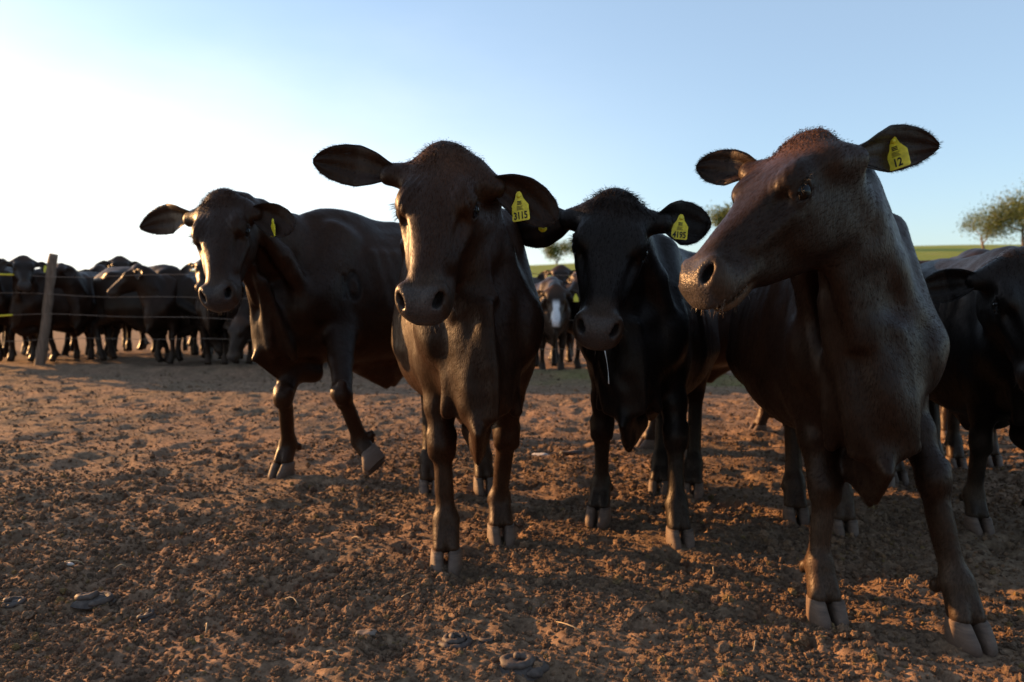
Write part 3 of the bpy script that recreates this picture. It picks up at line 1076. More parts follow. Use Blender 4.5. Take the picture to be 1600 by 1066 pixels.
            if K is None:
                K = F + ez * 0.345 * S - ex * 0.055 * S - toe * 0.015
                if key in knees: K = rel(knees[key])
            f.ecap(Hp, St, (0.10 * S, 0.21 * S), (0.085 * S, 0.13 * S), ex, 0.07)
            f.ecap(Hp - ex * 0.10 * S, St * 0.35 + K * 0.65, (0.085 * S, 0.13 * S), (0.045 * S, 0.06 * S), ex, 0.06)
            f.ecap(St, K + ex * 0.01, (0.08 * S, 0.12 * S), (0.036 * S, 0.05 * S), ex, 0.05)
            f.ell(K, (0.055 * S, 0.037 * S, 0.058 * S), np.array([toe, lat, ez]), 0.03)
            f.ecap(K - ex * 0.035 * S + ez * 0.03 * S, K - ex * 0.03 * S - ez * 0.1 * S, 0.024 * S, 0.02 * S, ex, 0.03)
            f.ecap(K, F, (0.034 * S, 0.042 * S), (0.031 * S, 0.034 * S), toe, 0.03)
        # flexor tendons, fetlock, dew claws, pastern, two digits
        f.ecap(K - toe * 0.022 * S - ez * 0.05 * S, F - toe * 0.018 * S, 0.018 * S, 0.02 * S, toe, 0.03)
        f.ell(F, (0.039 * S, 0.041 * S, 0.042 * S), np.array([toe, lat, np.cross(toe, lat)]), 0.03)
        for q in (1, -1):
            f.ell(F - toe * 0.05 * S + lat * q * 0.027 * S - hoofup * 0.02 * S, (0.017 * S, 0.014 * S, 0.022 * S), None, 0.015)
            dg = Cn + lat * q * 0.0225 * S
            f.ecap(F + lat * q * 0.010 * S, dg - hoofup * 0.004, (0.031 * S, 0.033 * S), (0.0225 * S, 0.037 * S), toe, 0.010)
        hoofs.append((G, toe, lat, hoofup))
    # ---- head
    f.loft(P0, Hax, HEAD, hl, 2.5, 0.05)
    f.ell(Hd(-0.012, 0, -0.012), (0.05 * hl, 0.062 * hl, 0.035 * hl), Hax, 0.05)                       # poll
    for s in (1, -1):
        f.ell(Hd(0.140, 0.086 * s, -0.004), (0.050 * hl, 0.026 * hl, 0.024 * hl), Hax, 0.035)           # brow
        f.ell(Hd(0.125, 0.060 * s, -0.140), (0.105 * hl, 0.030 * hl, 0.080 * hl), Hax, 0.04)            # cheek muscle
        f.ecap(Hd(0.215, 0.088 * s, -0.070), Hd(0.33, 0.058 * s, -0.072), 0.014 * hl, 0.012 * hl, hz, 0.035)   # facial crest
        f.ell(Hd(0.250, 0.086 * s, -0.030), (0.05 * hl, 0.016 * hl, 0.014 * hl), Hax, 0.03, 'sub')     # hollow in front of the eye
        f.ell(Hd(0.445, 0.045 * s, -0.064), (0.043 * hl, 0.033 * hl, 0.044 * hl), Hax, 0.025)           # muzzle wing
        f.ell(Hd(0.40, 0.040 * s, -0.104), (0.068 * hl, 0.030 * hl, 0.032 * hl), Hax, 0.025)             # upper lip
        ern = Hd(0.035, 0.088 * s, -0.045)
        et = rel(sp['ears'][0 if s > 0 else 1]['tip'])
        f.ecap(ern, ern + nrm(et - ern) * 0.075 * hl, (0.046 * hl, 0.040 * hl), (0.036 * hl, 0.031 * hl), hz, 0.05)
    f.ell(Hd(0.462, 0, -0.070), (0.036 * hl, 0.052 * hl, 0.042 * hl), Hax, 0.03)                        # nose pad
    f.ell(Hd(0.415, 0, -0.142), (0.058 * hl, 0.040 * hl, 0.024 * hl), Hax, 0.02)                      # chin
    if hero:
        f.ell(Hd(0.462, 0, -0.1285), (0.100 * hl, 0.10 * hl, 0.0065 * hl), Hax, 0.008, 'sub')          # mouth
        for s in (1, -1):
            na = np.array([hx * 0.55 + hz * 0.60 - hy * s * 0.45, hy * s * 0.75 + hx * 0.25 - hz * 0.1, hz * 0.4 - hx * 0.55 + hy * 0.1 * s])
            a2 = nrm(hx * 0.62 + hz * 0.50 + hy * s * 0.58); a0 = nrm(hz * 0.8 - hx * 0.75 + hy * s * 0.75); a0 = nrm(a0 - a2 * (a0 @ a2)); a1 = np.cross(a2, a0)
            c = Hd(0.460, 0.0460 * s, -0.042)
            f.torus(c - a2 * 0.004, np.array([a0, a1, a2]), 0.027 * hl, 0.0165 * hl, 0.0085 * hl, 0.022)
            f.ell(c - a2 * 0.002, (0.0245 * hl, 0.0122 * hl, 0.034 * hl), np.array([a0, a1, a2]), 0.008, 'sub')
    eyes = []
    for s in (1, -1):
        ec = Hd(0.165, 0.0970 * s, -0.042)
        on = nrm(hy * s * 0.88 + hx * 0.32 + hz * 0.28)
        a0 = nrm(hx * 0.92 - hz * 0.35 - on * ((hx * 0.92 - hz * 0.35) @ on)); a1 = np.cross(on, a0)
        if hero:
            f.ell(ec + on * 0.008, (0.029 * hl, 0.0215 * hl, 0.030 * hl), np.array([a0, a1, on]), 0.012, 'sub')
            f.torus(ec + on * 0.0150 * hl, np.array([a0, a1, on]), 0.0285 * hl, 0.0205 * hl, 0.0062 * hl, 0.011)
            up_ = nrm(hz * 0.8 - hx * 0.55); up_ = nrm(up_ - on * (up_ @ on))
            f.ecap(ec + on * 0.019 * hl + up_ * 0.0165 * hl - a0 * 0.022 * hl, ec + on * 0.019 * hl + up_ * 0.0165 * hl + a0 * 0.022 * hl, 0.0065 * hl, 0.0065 * hl, on, 0.012)
        eyes.append((ec, on, a0, s))
    if sp.get('extra'): sp['extra'](f, B, Hd)
    # ---- mesh it
    cs = np.array([p[1] for p in f.p if p[4] == 'add']); rs = np.array([p[2] for p in f.p if p[4] == 'add'])
    lo = V(1e9, 1e9, 1e9); hi = -lo
    keyp = [B(x, y, z) for x in (-1.48, 0.14) for y in (-0.38, 0.38) for z in (0.3, 1.32)] + [Hd(x, y, z) for x in (-0.12, 0.56) for y in (-0.18, 0.18) for z in (-0.3, 0.09)]
    keyp += [g[0] + V(a, b, c) for g in hoofs for a in (-0.13, 0.13) for b in (-0.13, 0.13) for c in (0.02, 0.4)]
    keyp = np.array(keyp)
    lo, hi = keyp.min(0) - 0.03, keyp.max(0) + 0.03
    v, fc = f.mesh(lo, hi, h)
    v = lap_smooth(v, fc, 2, 0.45)
    n = vert_normals(v, fc)
    hq = (v - P0) @ Hax.T / hl          # head coordinates
    bq = (v - O) @ Bax.T / S            # body coordinates
    inhead = smoothstep(-0.10, 0.02, hq[:, 0]) * (np.abs(hq[:, 1]) < 0.2) * (np.abs(hq[:, 2]) < 0.32) * (hq[:, 0] < 0.6)
    ht = np.array(HEAD)
    bot = np.interp(hq[:, 0], ht[:, 0], ht[:, 2])
    inhead = inhead * smoothstep(-0.06, -0.02, hq[:, 2] - bot) * smoothstep(0.19, 0.15, np.abs(hq[:, 1]))
    sd = sp.get('seed', 1)
    # soft tissue: broad undulation, skin folds on neck and brow
    q3 = v + base + sd * 3.1
    disp = (vnoise(q3, 9, sd) * 0.0035 + vnoise(q3, 22, sd + 1) * 0.0014) * (1 - 0.6 * inhead)
    neckm = smoothstep(-0.30, -0.02, bq[:, 0]) * (1 - inhead) * smoothstep(0.45, 0.6, bq[:, 2])
    disp += neckm * 0.0055 * np.sin(bq[:, 1] * 48 + bq[:, 0] * 30 + bq[:, 2] * 14 + 3.0 * vnoise(q3, 6, sd + 5)) * (0.5 + 0.5 * vnoise(q3, 5, sd + 6))
    brow = smoothstep(0.05, 0.09, hq[:, 0]) * smoothstep(0.25, 0.18, hq[:, 0]) * smoothstep(0.02, 0.05, np.abs(hq[:, 1])) * smoothstep(-0.03, 0.0, hq[:, 2])
    disp += brow * inhead * 0.0011 * np.sin((np.abs(hq[:, 1]) * 0.8 - hq[:, 0] * 0.42) * 330 + vnoise(q3, 12, sd + 7)) * sp.get('wrinkle', 1.0)
    v = v + n * disp[:, None]
    # ---- colour
    coat = np.array(sp.get('coat', (0.028, 0.0122, 0.0065))) * 0.42
    brown = np.array(sp.get('brown', (0.062, 0.0225, 0.0090))) * 0.66
    big = 0.5 + 0.5 * vnoise(q3, 2.3, sd + 9)
    col = coat[None] * (1 - 0.45 * big[:, None]) + brown[None] * 0.45 * big[:, None]

    def mixc(mask, c):
        nonlocal col
        col = col * (1 - mask[:, None]) + np.asarray(c)[None] * mask[:, None]
    pollm = np.exp(-((hq[:, 0] - 0.01) / 0.07) ** 2 - (hq[:, 1] / 0.10) ** 2 - ((hq[:, 2] - 0.0) / 0.06) ** 2) * sp.get('pollbrown', 0.5)
    mixc(np.clip(pollm, 0, 1) * inhead, (0.085, 0.042, 0.026))
    ring = inhead * smoothstep(0.36, 0.42, hq[:, 0] + 0.03 * vnoise(q3, 20, sd)) * 0.75
    mixc(ring, (0.036, 0.023, 0.016))
    pad = inhead * smoothstep(0.428, 0.446, hq[:, 0] + 0.5 * np.minimum(0, 0.050 - np.abs(hq[:, 1]))) * smoothstep(-0.124, -0.112, hq[:, 2]) * smoothstep(0.066, 0.05, np.abs(hq[:, 1]))
    mixc(pad, (0.040, 0.034, 0.033))
    nost = np.zeros(len(v))
    for s in (1, -1):
        nost = np.maximum(nost, np.exp(-(((hq - np.array([0.455, 0.048 * s, -0.044])) / 0.018) ** 2).sum(1)))
    mixc(inhead * np.clip(nost * 0.9, 0, 1), (0.012, 0.008, 0.007))
    chin = inhead * smoothstep(0.36, 0.42, hq[:, 0]) * smoothstep(-0.125, -0.135, hq[:, 2])
    mixc(chin * 0.6, (0.10, 0.065, 0.042))
    blaze = sp.get('blaze', 0)
    if blaze:
        bm = inhead * smoothstep(0.05, 0.035, np.abs(hq[:, 1] + 0.02 * vnoise(q3, 12, sd))) * smoothstep(0.16, 0.24, hq[:, 0]) * smoothstep(-0.09, -0.06, hq[:, 2])
        mixc(bm, (0.55, 0.56, 0.58))
    dust = sp.get('dust', 0.35)
    low = smoothstep(0.50, 0.06, bq[:, 2]) * (0.55 + 0.45 * vnoise(q3, 14, sd + 3)) * dust
    mixc(np.clip(low, 0, 1), (0.075, 0.050, 0.034))
    if 'brand' in sp:
        bx, bz = sp['brand']
        a_ = bq[:, 0] - bx; b__ = bq[:, 2] - bz
        one = smoothstep(0.016, 0.008, np.abs(a_ - 0.052)) * smoothstep(0.062, 0.054, np.abs(b__))
        e_ = np.abs(np.hypot(a_ / 0.030, b__ / 0.055) - 1) * 0.030
        zero = smoothstep(0.014, 0.006, e_)
        bm = np.maximum(one, zero) * (bq[:, 1] > 0.04)
        mixc(bm * 0.6, (0.004, 0.003, 0.003))
        v = v - n * (bm * 0.004)[:, None]
    wet = np.clip(pad * 1.0, 0, 1)
    # ---- ears joined into the body
    allv, allf, allc, allw = [v], [fc], [col], [wet]
    off = len(v)
    ear_s = []
    for q, s in ((0, 1), (1, -1)):
        e = sp['ears'][q]
        ern = Hd(0.035, 0.088 * s, -0.045)
        tip = rel(e['tip'])
        root = ern + nrm(tip - ern) * 0.035 * hl
        ev, ef, surf = ear_mesh(root, tip, nrm(e['n']), e.get('w', 0.14) * hl, e.get('bend', (0, 0, 0)), e.get('c0', 4.4), e.get('c1', 1.1),
                                nu=26 if hero else 10, nv=15 if hero else 7, thick=0.004 if hero else 0.006)
        allv.append(ev); allf.append(ef + off); off += len(ev)
        ec_ = np.tile(coat * 0.9 + brown * 0.15, (len(ev), 1))
        allc.append(ec_); allw.append(np.zeros(len(ev)))
        ear_s.append((surf, s))
    V_ = np.concatenate(allv); F_ = np.concatenate(allf); C_ = np.concatenate(allc); W_ = np.concatenate(allw)
    root_o = empty(sp.get('name', 'cow'), base)
    body = mesh_obj('body', V_, F_, M_COAT, root_o)
    ca = body.data.color_attributes.new('tint', 'FLOAT_COLOR', 'POINT')
    ca.data.foreach_set('color', np.column_stack([C_, W_]).astype(np.float32).ravel())
    global _hoof_me
    if sp.get('hooves', True):
        for (G, toe, lat, hu) in hoofs:
            if _hoof_me is None:
                ho = mesh_obj('hoof', HOOF_V, HOOF_F, M_HOOF, root_o); _hoof_me = ho.data
            else:
                ho = bpy.data.objects.new('hoof', _hoof_me); COL.objects.link(ho); ho.parent = root_o
            hk = S * 0.87
            m = Matrix((toe * hk, lat * hk, hu * hk)).transposed().to_4x4()
            m.translation = Vector(G)
            m.translation.z -= 0.005
            ho.matrix_local = m
    if hero:
        for (ec, on, a0, s) in eyes:
            ev, ef = uv_sphere(0.0265 * hl, 24, 14)
            eo = mesh_obj('eye', ev, ef, M_EYE, root_o)
            eo.location = Vector(ec + on * 0.001)
        add_hair(sp, root_o, col, v, fc, n, hq, bq, inhead, Hd, hx, hy, hz, ex, hl, S, eyes, ear_s, rel)
    return root_o, dict(surf=ear_s, Hd=Hd, B=B, hx=hx, hy=hy, hz=hz, hl=hl, base=base)


def uv_sphere(r, nu, nv):
    vs, fs = [(0, 0, r)], []
    for i in range(1, nv):
        a = math.pi * i / nv
        for j in range(nu):
            b = 2 * math.pi * j / nu
            vs.append((r * math.sin(a) * math.cos(b), r * math.sin(a) * math.sin(b), r * math.cos(a)))
    vs.append((0, 0, -r))
    for j in range(nu):
        fs.append((0, 1 + j, 1 + (j + 1) % nu))
        for i in range(nv - 2):
            fs.append((1 + i * nu + j, 1 + (i + 1) * nu + j, 1 + (i + 1) * nu + (j + 1) % nu, 1 + i * nu + (j + 1) % nu))
        fs.append((len(vs) - 1, 1 + (nv - 2) * nu + (j + 1) % nu, 1 + (nv - 2) * nu + j))
    return vs, fs


def hair_obj(name, sv, sf, tint, per, root_o, rg):
    o = mesh_obj(name, sv, sf, M_FUR, root_o, smooth=False)
    t = tint * (0.75 + 0.75 * rg.random((len(tint), 1)))
    t = np.repeat(t, per, axis=0)
    ca = o.data.color_attributes.new('tint', 'FLOAT_COLOR', 'POINT')
    ca.data.foreach_set('color', np.column_stack([t, np.zeros(len(t))]).astype(np.float32).ravel())
    o['kind'] = 'stuff'
    return o


def add_hair(sp, root_o, col, v, fc, n, hq, bq, inhead, Hd, hx, hy, hz, ex, hl, S, eyes, ear_s, rel):
    rg = np.random.default_rng(sp.get('seed', 1))
    a, b_, c = v[fc[:, 0]], v[fc[:, 1]], v[fc[:, 2]]
    # short coat all over, lying along the body
    ncoat = int(sp.get('coat_hairs', 42000) * 1.7)
    pick = rg.integers(0, len(fc), ncoat)
    w = rg.random((ncoat, 2))
    p = v[fc[pick, 0]] * ((1 - w[:, :1]) * (1 - w[:, 1:])) + v[fc[pick, 1]] * (w[:, :1] * (1 - w[:, 1:])) + v[fc[pick, 2]] * (w[:, :1] * w[:, 1:]) + v[fc[pick, 3]] * ((1 - w[:, :1]) * w[:, 1:])
    nn = n[fc[pick, 0]]
    ih = inhead[fc[pick, 0]]
    hc = hq[fc[pick, 0]]
    keep = ~((ih > 0.5) & (hc[:, 0] > 0.44))
    p, nn, ih, hc = p[keep], nn[keep], ih[keep], hc[keep]
    ct = col[fc[pick[keep], 0]]
    comb = (-ex * 0.8 - V(0, 0, 0.7))[None] * (1 - ih[:, None]) + (-hx * 0.9)[None] * ih[:, None] + rg.normal(0, 0.12, (len(p), 3)) + 0.35 * np.stack([vnoise(p + 7, 7, 61), vnoise(p + 17, 7, 62), vnoise(p + 27, 7, 63)], 1)
    comb = comb - nn * (comb * nn).sum(1, keepdims=True)
    comb /= np.linalg.norm(comb, axis=1, keepdims=True) + 1e-9
    d = comb * 0.95 + nn * (0.05 + 0.12 * rg.random((len(p), 1)))
    d /= np.linalg.norm(d, axis=1, keepdims=True)
    side = np.cross(d, nn); side /= np.linalg.norm(side, axis=1, keepdims=True) + 1e-9
    sv, sf = strands(p, d, 0.009 + 0.008 * rg.random(len(p)), 0.0010, side, seg=1)
    hair_obj('coat_hair', sv, sf, ct, 3, root_o, rg)
    # poll tuft
    m = np.exp(-((hq[:, 0] + 0.01) / 0.06) ** 2 - (hq[:, 1] / 0.09) ** 2 - ((hq[:, 2]) / 0.06) ** 2) * inhead
    cand = np.nonzero(m > 0.05)[0]
    if len(cand):
        nt_ = sp.get('tuft', 1800)
        k = rg.choice(cand, nt_, p=m[cand] / m[cand].sum())
        p = v[k] + rg.normal(0, 0.004, (nt_, 3)); nn = n[k]
        d = nn * 0.05 + hx * (0.75 * np.where(hq[k, 0] > 0.0, 1, -0.5))[:, None] + hy * (np.clip(hq[k, 1] / 0.06, -1, 1)[:, None] * 0.75) + rg.normal(0, 0.22, (nt_, 3))
        d /= np.linalg.norm(d, axis=1, keepdims=True)
        side = np.cross(d, rg.normal(0, 1, (nt_, 3))); side /= np.linalg.norm(side, axis=1, keepdims=True)
        sv, sf = strands(p, d, (0.009 + 0.012 * rg.random(nt_) + 0.016 * (rg.random(nt_) < 0.15) * (np.abs(hq[k, 1]) > 0.045)) * sp.get('tuftlen', 1.0) * (0.35 + 0.65 * np.clip(m[k] / 0.6, 0, 1)), 0.0013, side, 0.25, 2)
        hair_obj('poll_tuft', sv, sf, col[k], 5, root_o, rg)
    # ear fringe
    ps, ds = [], []
    for surf, s in ear_s:
        for i in range(1500):
            u = 0.10 + 0.9 * rg.random(); e = 1 if rg.random() < 0.5 else -1
            inner = rg.random() < 0.5
            vv = e * (0.98 if not inner else rg.random() * 0.9)
            q, nv_ = surf(u, vv)
            q2, _ = surf(min(1, u + 0.03), vv); q3, _ = surf(u, vv * 0.9)
            along = nrm(q2 - q + 1e-6); outw = nrm(q - q3 + 1e-6)
            dd = along * 0.6 + outw * (0.5 if not inner else 0.15) + nv_ * (0.25 if inner else 0.05) + rg.normal(0, 0.18, 3)
            ps.append(q + nv_ * 0.003); ds.append(nrm(dd))
    ps, ds = np.array(ps), np.array(ds)
    side = np.cross(ds, rg.normal(0, 1, ps.shape)); side /= np.linalg.norm(side, axis=1, keepdims=True)
    sv, sf = strands(ps, ds, 0.005 + 0.008 * rg.random(len(ps)), 0.0009, side, 0.1, 2)
    o = mesh_obj('ear_fringe', sv, sf, M_HAIR, root_o, smooth=False); o['kind'] = 'stuff'
    # chin whiskers
    m = inhead * smoothstep(0.37, 0.43, hq[:, 0]) * smoothstep(-0.085, -0.11, hq[:, 2])
    cand = np.nonzero(m > 0.3)[0]
    if len(cand):
        nt_ = 190
        k = rg.choice(cand, nt_)
        d = n[k] * 0.7 + hx * 0.35 + rg.normal(0, 0.25, (nt_, 3)) + V(0, 0, -0.3)
        d /= np.linalg.norm(d, axis=1, keepdims=True)
        side = np.cross(d, rg.normal(0, 1, (nt_, 3))); side /= np.linalg.norm(side, axis=1, keepdims=True)
        sv, sf = strands(v[k], d, 0.006 + 0.020 * rg.random(nt_) ** 2, 0.0007, side, 0.15, 2)
        o = mesh_obj('whiskers', sv, sf, M_WHISK, root_o, smooth=False); o['kind'] = 'stuff'
    # eyelashes
    ps, ds = [], []
    for (ec, on, a0, s) in eyes:
        up_ = nrm(hz * 0.8 - hx * 0.55); up_ = nrm(up_ - on * (up_ @ on))
        for i in range(46):
            t = rg.random() * 2 - 1
            ps.append(ec + on * 0.022 * hl + up_ * (0.017 - 0.006 * t * t) * hl + a0 * t * 0.022 * hl)
            ds.append(nrm(on * 0.9 - up_ * 0.25 + a0 * t * 0.5 + rg.normal(0, 0.15, 3)))
    ps, ds = np.array(ps), np.array(ds)
    side = np.cross(ds, rg.normal(0, 1, ps.shape)); side /= np.linalg.norm(side, axis=1, keepdims=True)
    sv, sf = strands(ps, ds, 0.018 + 0.012 * rg.random(len(ps)), 0.0012, side, 0.1, 2)
    o = mesh_obj('eyelashes', sv, sf, M_HAIR, root_o, smooth=False); o['kind'] = 'stuff'


# ---- ear tags
TAG_OUT = [(-0.027, -0.062), (-0.024, -0.066), (0.024, -0.066), (0.027, -0.062), (0.027, -0.022), (0.013, -0.002), (0.008, 0.014), (0.004, 0.019), (-0.004, 0.019), (-0.008, 0.014), (-0.013, -0.002), (-0.027, -0.022)]


def text_mesh(body, size):
    cu = bpy.data.curves.new('digits', 'FONT')
    cu.body = body; cu.size = size; cu.align_x = 'CENTER'; cu.extrude = 0.0003; cu.offset = 0.0006
    to = bpy.data.objects.new('digits', cu)
    COL.objects.link(to)
    dg = bpy.context.evaluated_depsgraph_get(); dg.update()
    me = bpy.data.meshes.new_from_object(to.evaluated_get(dg))
    bpy.data.objects.remove(to)
    bpy.data.curves.remove(cu)
    return me


def ear_tag(parent, info, ear, u, v, up, number, scale=1.0, twist=None, facing=None, small=None, off=0.008, label=None):
    surf, s = info['surf'][ear]
    p, n = surf(u, v)
    z = nrm(n if facing is None else facing)
    y = np.asarray(up, float); y = nrm(y - z * (y @ z)); x = np.cross(y, z)
    t = 0.0012
    nO = len(TAG_OUT)
    vs = [(a, b, t) for a, b in TAG_OUT] + [(a, b, -t) for a, b in TAG_OUT]
    fs = [tuple(range(nO - 1, -1, -1)), tuple(range(nO, 2 * nO))] + [(i, (i + 1) % nO, nO + (i + 1) % nO, nO + i) for i in range(nO)]
    fs = [f[::-1] for f in fs]
    o = mesh_obj('ear_tag', vs, fs, M_TAG, parent, smooth=False)
    m = Matrix((x * scale, y * scale, z * scale)).transposed().to_4x4(); m.translation = Vector(p + z * (off + 0.018))
    o.matrix_local = m
    if label: o['label'] = label
    # stud holding the tag
    st, sf = uv_sphere(0.0065, 12, 8)
    so = mesh_obj('stud', [(q[0], q[1] + 0.006, q[2] * 0.5 + 0.0015) for q in st], sf, M_TAG, o)
    if number:
        me = text_mesh(number, 0.024)
        me.materials.append(M_INK)
        to = bpy.data.objects.new('digits', me); COL.objects.link(to); to.parent = o
        to.location = (0, -0.060, t + 0.0009)
        to.scale = (0.92, 1.2, 1)
        # small print and emblem above the digits
        bs, bf = [], []
        def bar(x0, x1, y0, y1):
            k = len(bs); bs.extend([(x0, y0, 0), (x1, y0, 0), (x1, y1, 0), (x0, y1, 0)]); bf.append((k, k + 1, k + 2, k + 3))
        for i in range(4):
            bar(-0.010 + 0.001 * (i % 2), 0.010 - 0.002 * (i % 3), -0.034 + 0.0032 * i, -0.0328 + 0.0032 * i)
        for i in range(3):
            bar(-0.007, 0.007, -0.019 + 0.004 * i, -0.0165 + 0.004 * i)
        pr = mesh_obj('small_print', bs, bf, M_INK, o, smooth=False); pr.location = (0, 0, t + 0.0008)
    return o


def button_tag(parent, info, ear, u, v, r=0.014, side=-1):
    surf, s = info['surf'][ear]
    p, n = surf(u, v)
    z = n * side
    x = nrm(np.cross(z, (0, 0.3, 1))); y = np.cross(z, x)
    prof = [(0.0, 0.003), (0.002, 0.003), (0.0024, 0.0042), (0.004, 0.0042), (0.0045, 0.003), (r * 0.9, 0.0024), (r, 0.001), (r, -0.002)]
    vs, fs = [], []
    nseg = 20
    for (rr, zz) in prof:
        for j in range(nseg):
            a = 2 * math.pi * j / nseg
            vs.append((rr * math.cos(a), rr * math.sin(a), zz))
    for i in range(len(prof) - 1):
        for j in range(nseg):
            fs.append((i * nseg + j, (i + 1) * nseg + j, (i + 1) * nseg + (j + 1) % nseg, i * nseg + (j + 1) % nseg))
    o = mesh_obj('button_tag', vs, fs, M_TAG, parent)
    m = Matrix((x, y, z)).transposed().to_4x4(); m.translation = Vector(p + z * 0.008)
    o.matrix_local = m
    return o


# ------------------------------------------------------------------ the four cattle in front
def nearest(key):
    return key


# second from the left: walking towards the camera, ears out
sp2 = dict(name='cow', S=1.06, hs=1.04, seed=2, base=ground_at(735, 800), voxel=0.0075,
           feet=dict(FR=ground_at(697, 885), FL=ground_at(783, 843), HR=ground_at(672, 768), HL=ground_at(757, 764)),
           toes=dict(FR=(0.05, -1), FL=(0.15, -1)),
           poll=at(690, 246, 2.36), muzzle=at(655, 478, 2.14), face=(-0.22, -1.0, 0.30),
           ears=[dict(tip=at(868, 348, 2.34), n=(0.1, -1, -0.15), w=0.132, bend=(0.05, 0, 0.13), c0=4.4, c1=1.2),
                 dict(tip=at(488, 252, 2.42), n=(-0.05, -1, -0.1), w=0.128, bend=(0, 0, 0.06), c1=1.0)],
           dewlap=1.0, flap=-0.02, dust=0.35, pollbrown=0.55, tuftlen=0.8, wrinkle=1.0, coat_hairs=46000)
cow2, i2 = build_cow(sp2)
tag(cow2, 'dark cow walking straight at the camera, tag 3115, left ear dropped, sunlit cheek', 'cow', 'cattle standing in front')
ear_tag(cow2, i2, 0, 0.52, -0.05, (-0.12, 0, 1), '3115', 1.05, facing=(-0.45, -1, 0.0), off=0.012)

# left: striding, near foreleg lifted
g1 = ground_at(442, 741)
sp1 = dict(name='cow', S=1.10, lift=0.05, hs=1.06, seed=1, base=ground_at(500, 720), voxel=0.0085,
           feet=dict(FR=g1, FL=at(585, 700, 3.62), HR=V(-0.52, 5.12, 0), HL=V(-0.15, 5.12, 0)),
           heading=(-0.66, -0.75), front=(-1.19, 3.86),
           toes=dict(FR=(-0.35, -1)),
           lifted=dict(FL=dict(knee=at(535, 615, 3.62), fetlock=at(562, 690, 3.75), coronet=at(574, 706, 3.73), hoof_up=(-0.70, 0.25, 0.60), toe=(-0.25, -0.55, -0.8))),
           knees=dict(FR=at(443, 620, 3.84)),
           poll=at(343, 312, 3.50), muzzle=at(337, 466, 3.26), face=(-0.13, -1.0, 0.34),
           ears=[dict(tip=at(456, 360, 3.42), n=(0.25, -1, 0.0), w=0.145, bend=(0, 0, 0.10), c1=1.3),
                 dict(tip=at(217, 357, 3.66), n=(-0.05, -1, -0.1), w=0.135, bend=(0, 0, 0.12), c1=0.9)],
           dewlap=0.0, hump=1.0, navel=1.5, brand=(-0.30, 0.84), dust=0.25, pollbrown=0.25, coat_hairs=36000)
cow1, i1 = build_cow(sp1)
tag(cow1, 'dark brown cow at left striding with one foreleg lifted, side of body showing', 'cow', 'cattle standing in front')
ear_tag(cow1, i1, 0, 0.62, 0.0, (0.05, 0, 1), '', 0.95, facing=(-0.75, -0.6, 0.0), off=0.014)

# third: black, head low
sp3 = dict(name='cow', S=1.0, hs=1.02, seed=3, base=ground_at(1010, 790), voxel=0.0075,
           feet=dict(FR=ground_at(935, 812), FL=ground_at(1062, 848), HR=ground_at(1030, 768), HL=ground_at(1082, 772)),
           heading=(-0.30, -0.95), front=(0.42, 2.78),
           toes=dict(FR=(-0.35, -1), FL=(0.05, -1)),
           poll=at(963, 316, 2.62), muzzle=at(932, 528, 2.40), face=(-0.10, -1.0, 0.26),
           ears=[dict(tip=at(1112, 352, 2.62), n=(0.05, -1, 0.05), w=0.155, bend=(0, 0, 0.08), c1=0.9),
                 dict(tip=at(806, 358, 2.72), n=(0.05, 1, 0.25), w=0.145, bend=(0, 0, -0.05), c1=0.9)],
           dewlap=1.1, dust=0.3, pollbrown=0.1, coat=(0.010, 0.009, 0.009), brown=(0.02, 0.013, 0.010), tuft=2000, tuftlen=1.2, coat_hairs=42000)
cow3, i3 = build_cow(sp3)
tag(cow3, 'black cow with lowered head and tag 4195, between the walking cow and the looking one', 'cow', 'cattle standing in front')
ear_tag(cow3, i3, 0, 0.50, 0.05, (0.10, 0, 1), '4195', 1.0, facing=(-0.1, -1, 0.05), off=0.030)
button_tag(cow3, i3, 1, 0.52, 0.0, 0.015, -1)

# right: head turned to the left of the picture
sp4 = dict(name='cow', S=1.0, hs=0.98, seed=4, base=ground_at(1350, 880), voxel=0.0075,
           feet=dict(FR=ground_at(1290, 965), FL=ground_at(1512, 1000), HR=ground_at(1243, 812), HL=ground_at(1318, 832)),
           heading=(-0.16, -0.95), front=(0.965, 2.02),
           toes=dict(FR=(0.02, -1), FL=(0.12, -1)), knees=dict(FL=at(1458, 748, 2.10), FR=at(1288, 760, 2.20)),
           poll=at(1254, 228, 1.92), muzzle=at(1077, 440, 1.78), face=(-0.58, -0.20, 0.78),
           ears=[dict(tip=at(1470, 228, 1.96), n=(0.12, -1, -0.20), w=0.122, bend=(0, 0, 0.05), c1=1.1),
                 dict(tip=at(1087, 262, 2.10), n=(-0.3, -1, 0.1), w=0.105, bend=(0, 0, 0.12), c1=1.2)],
           dewlap=1.05, flap=0.0, dust=0.6, pollbrown=1.0, tuftlen=0.5, tuft=2600, wrinkle=0.8, coat=(0.026, 0.013, 0.008), coat_hairs=46000)
cow4, i4 = build_cow(sp4)
tag(cow4, 'large dark brown cow at right with head turned to the left in profile', 'cow', 'cattle standing in front')
ear_tag(cow4, i4, 0, 0.66, 0.05, (-0.35, 0, 1), '12', 1.0, facing=(-0.75, -0.8, 0.1), off=0.012)

# ---- BACKGROUND
# ------------------------------------------------------------------ cattle partly hidden behind the front four
FAREAR = lambda hx, hy, hz, P: None


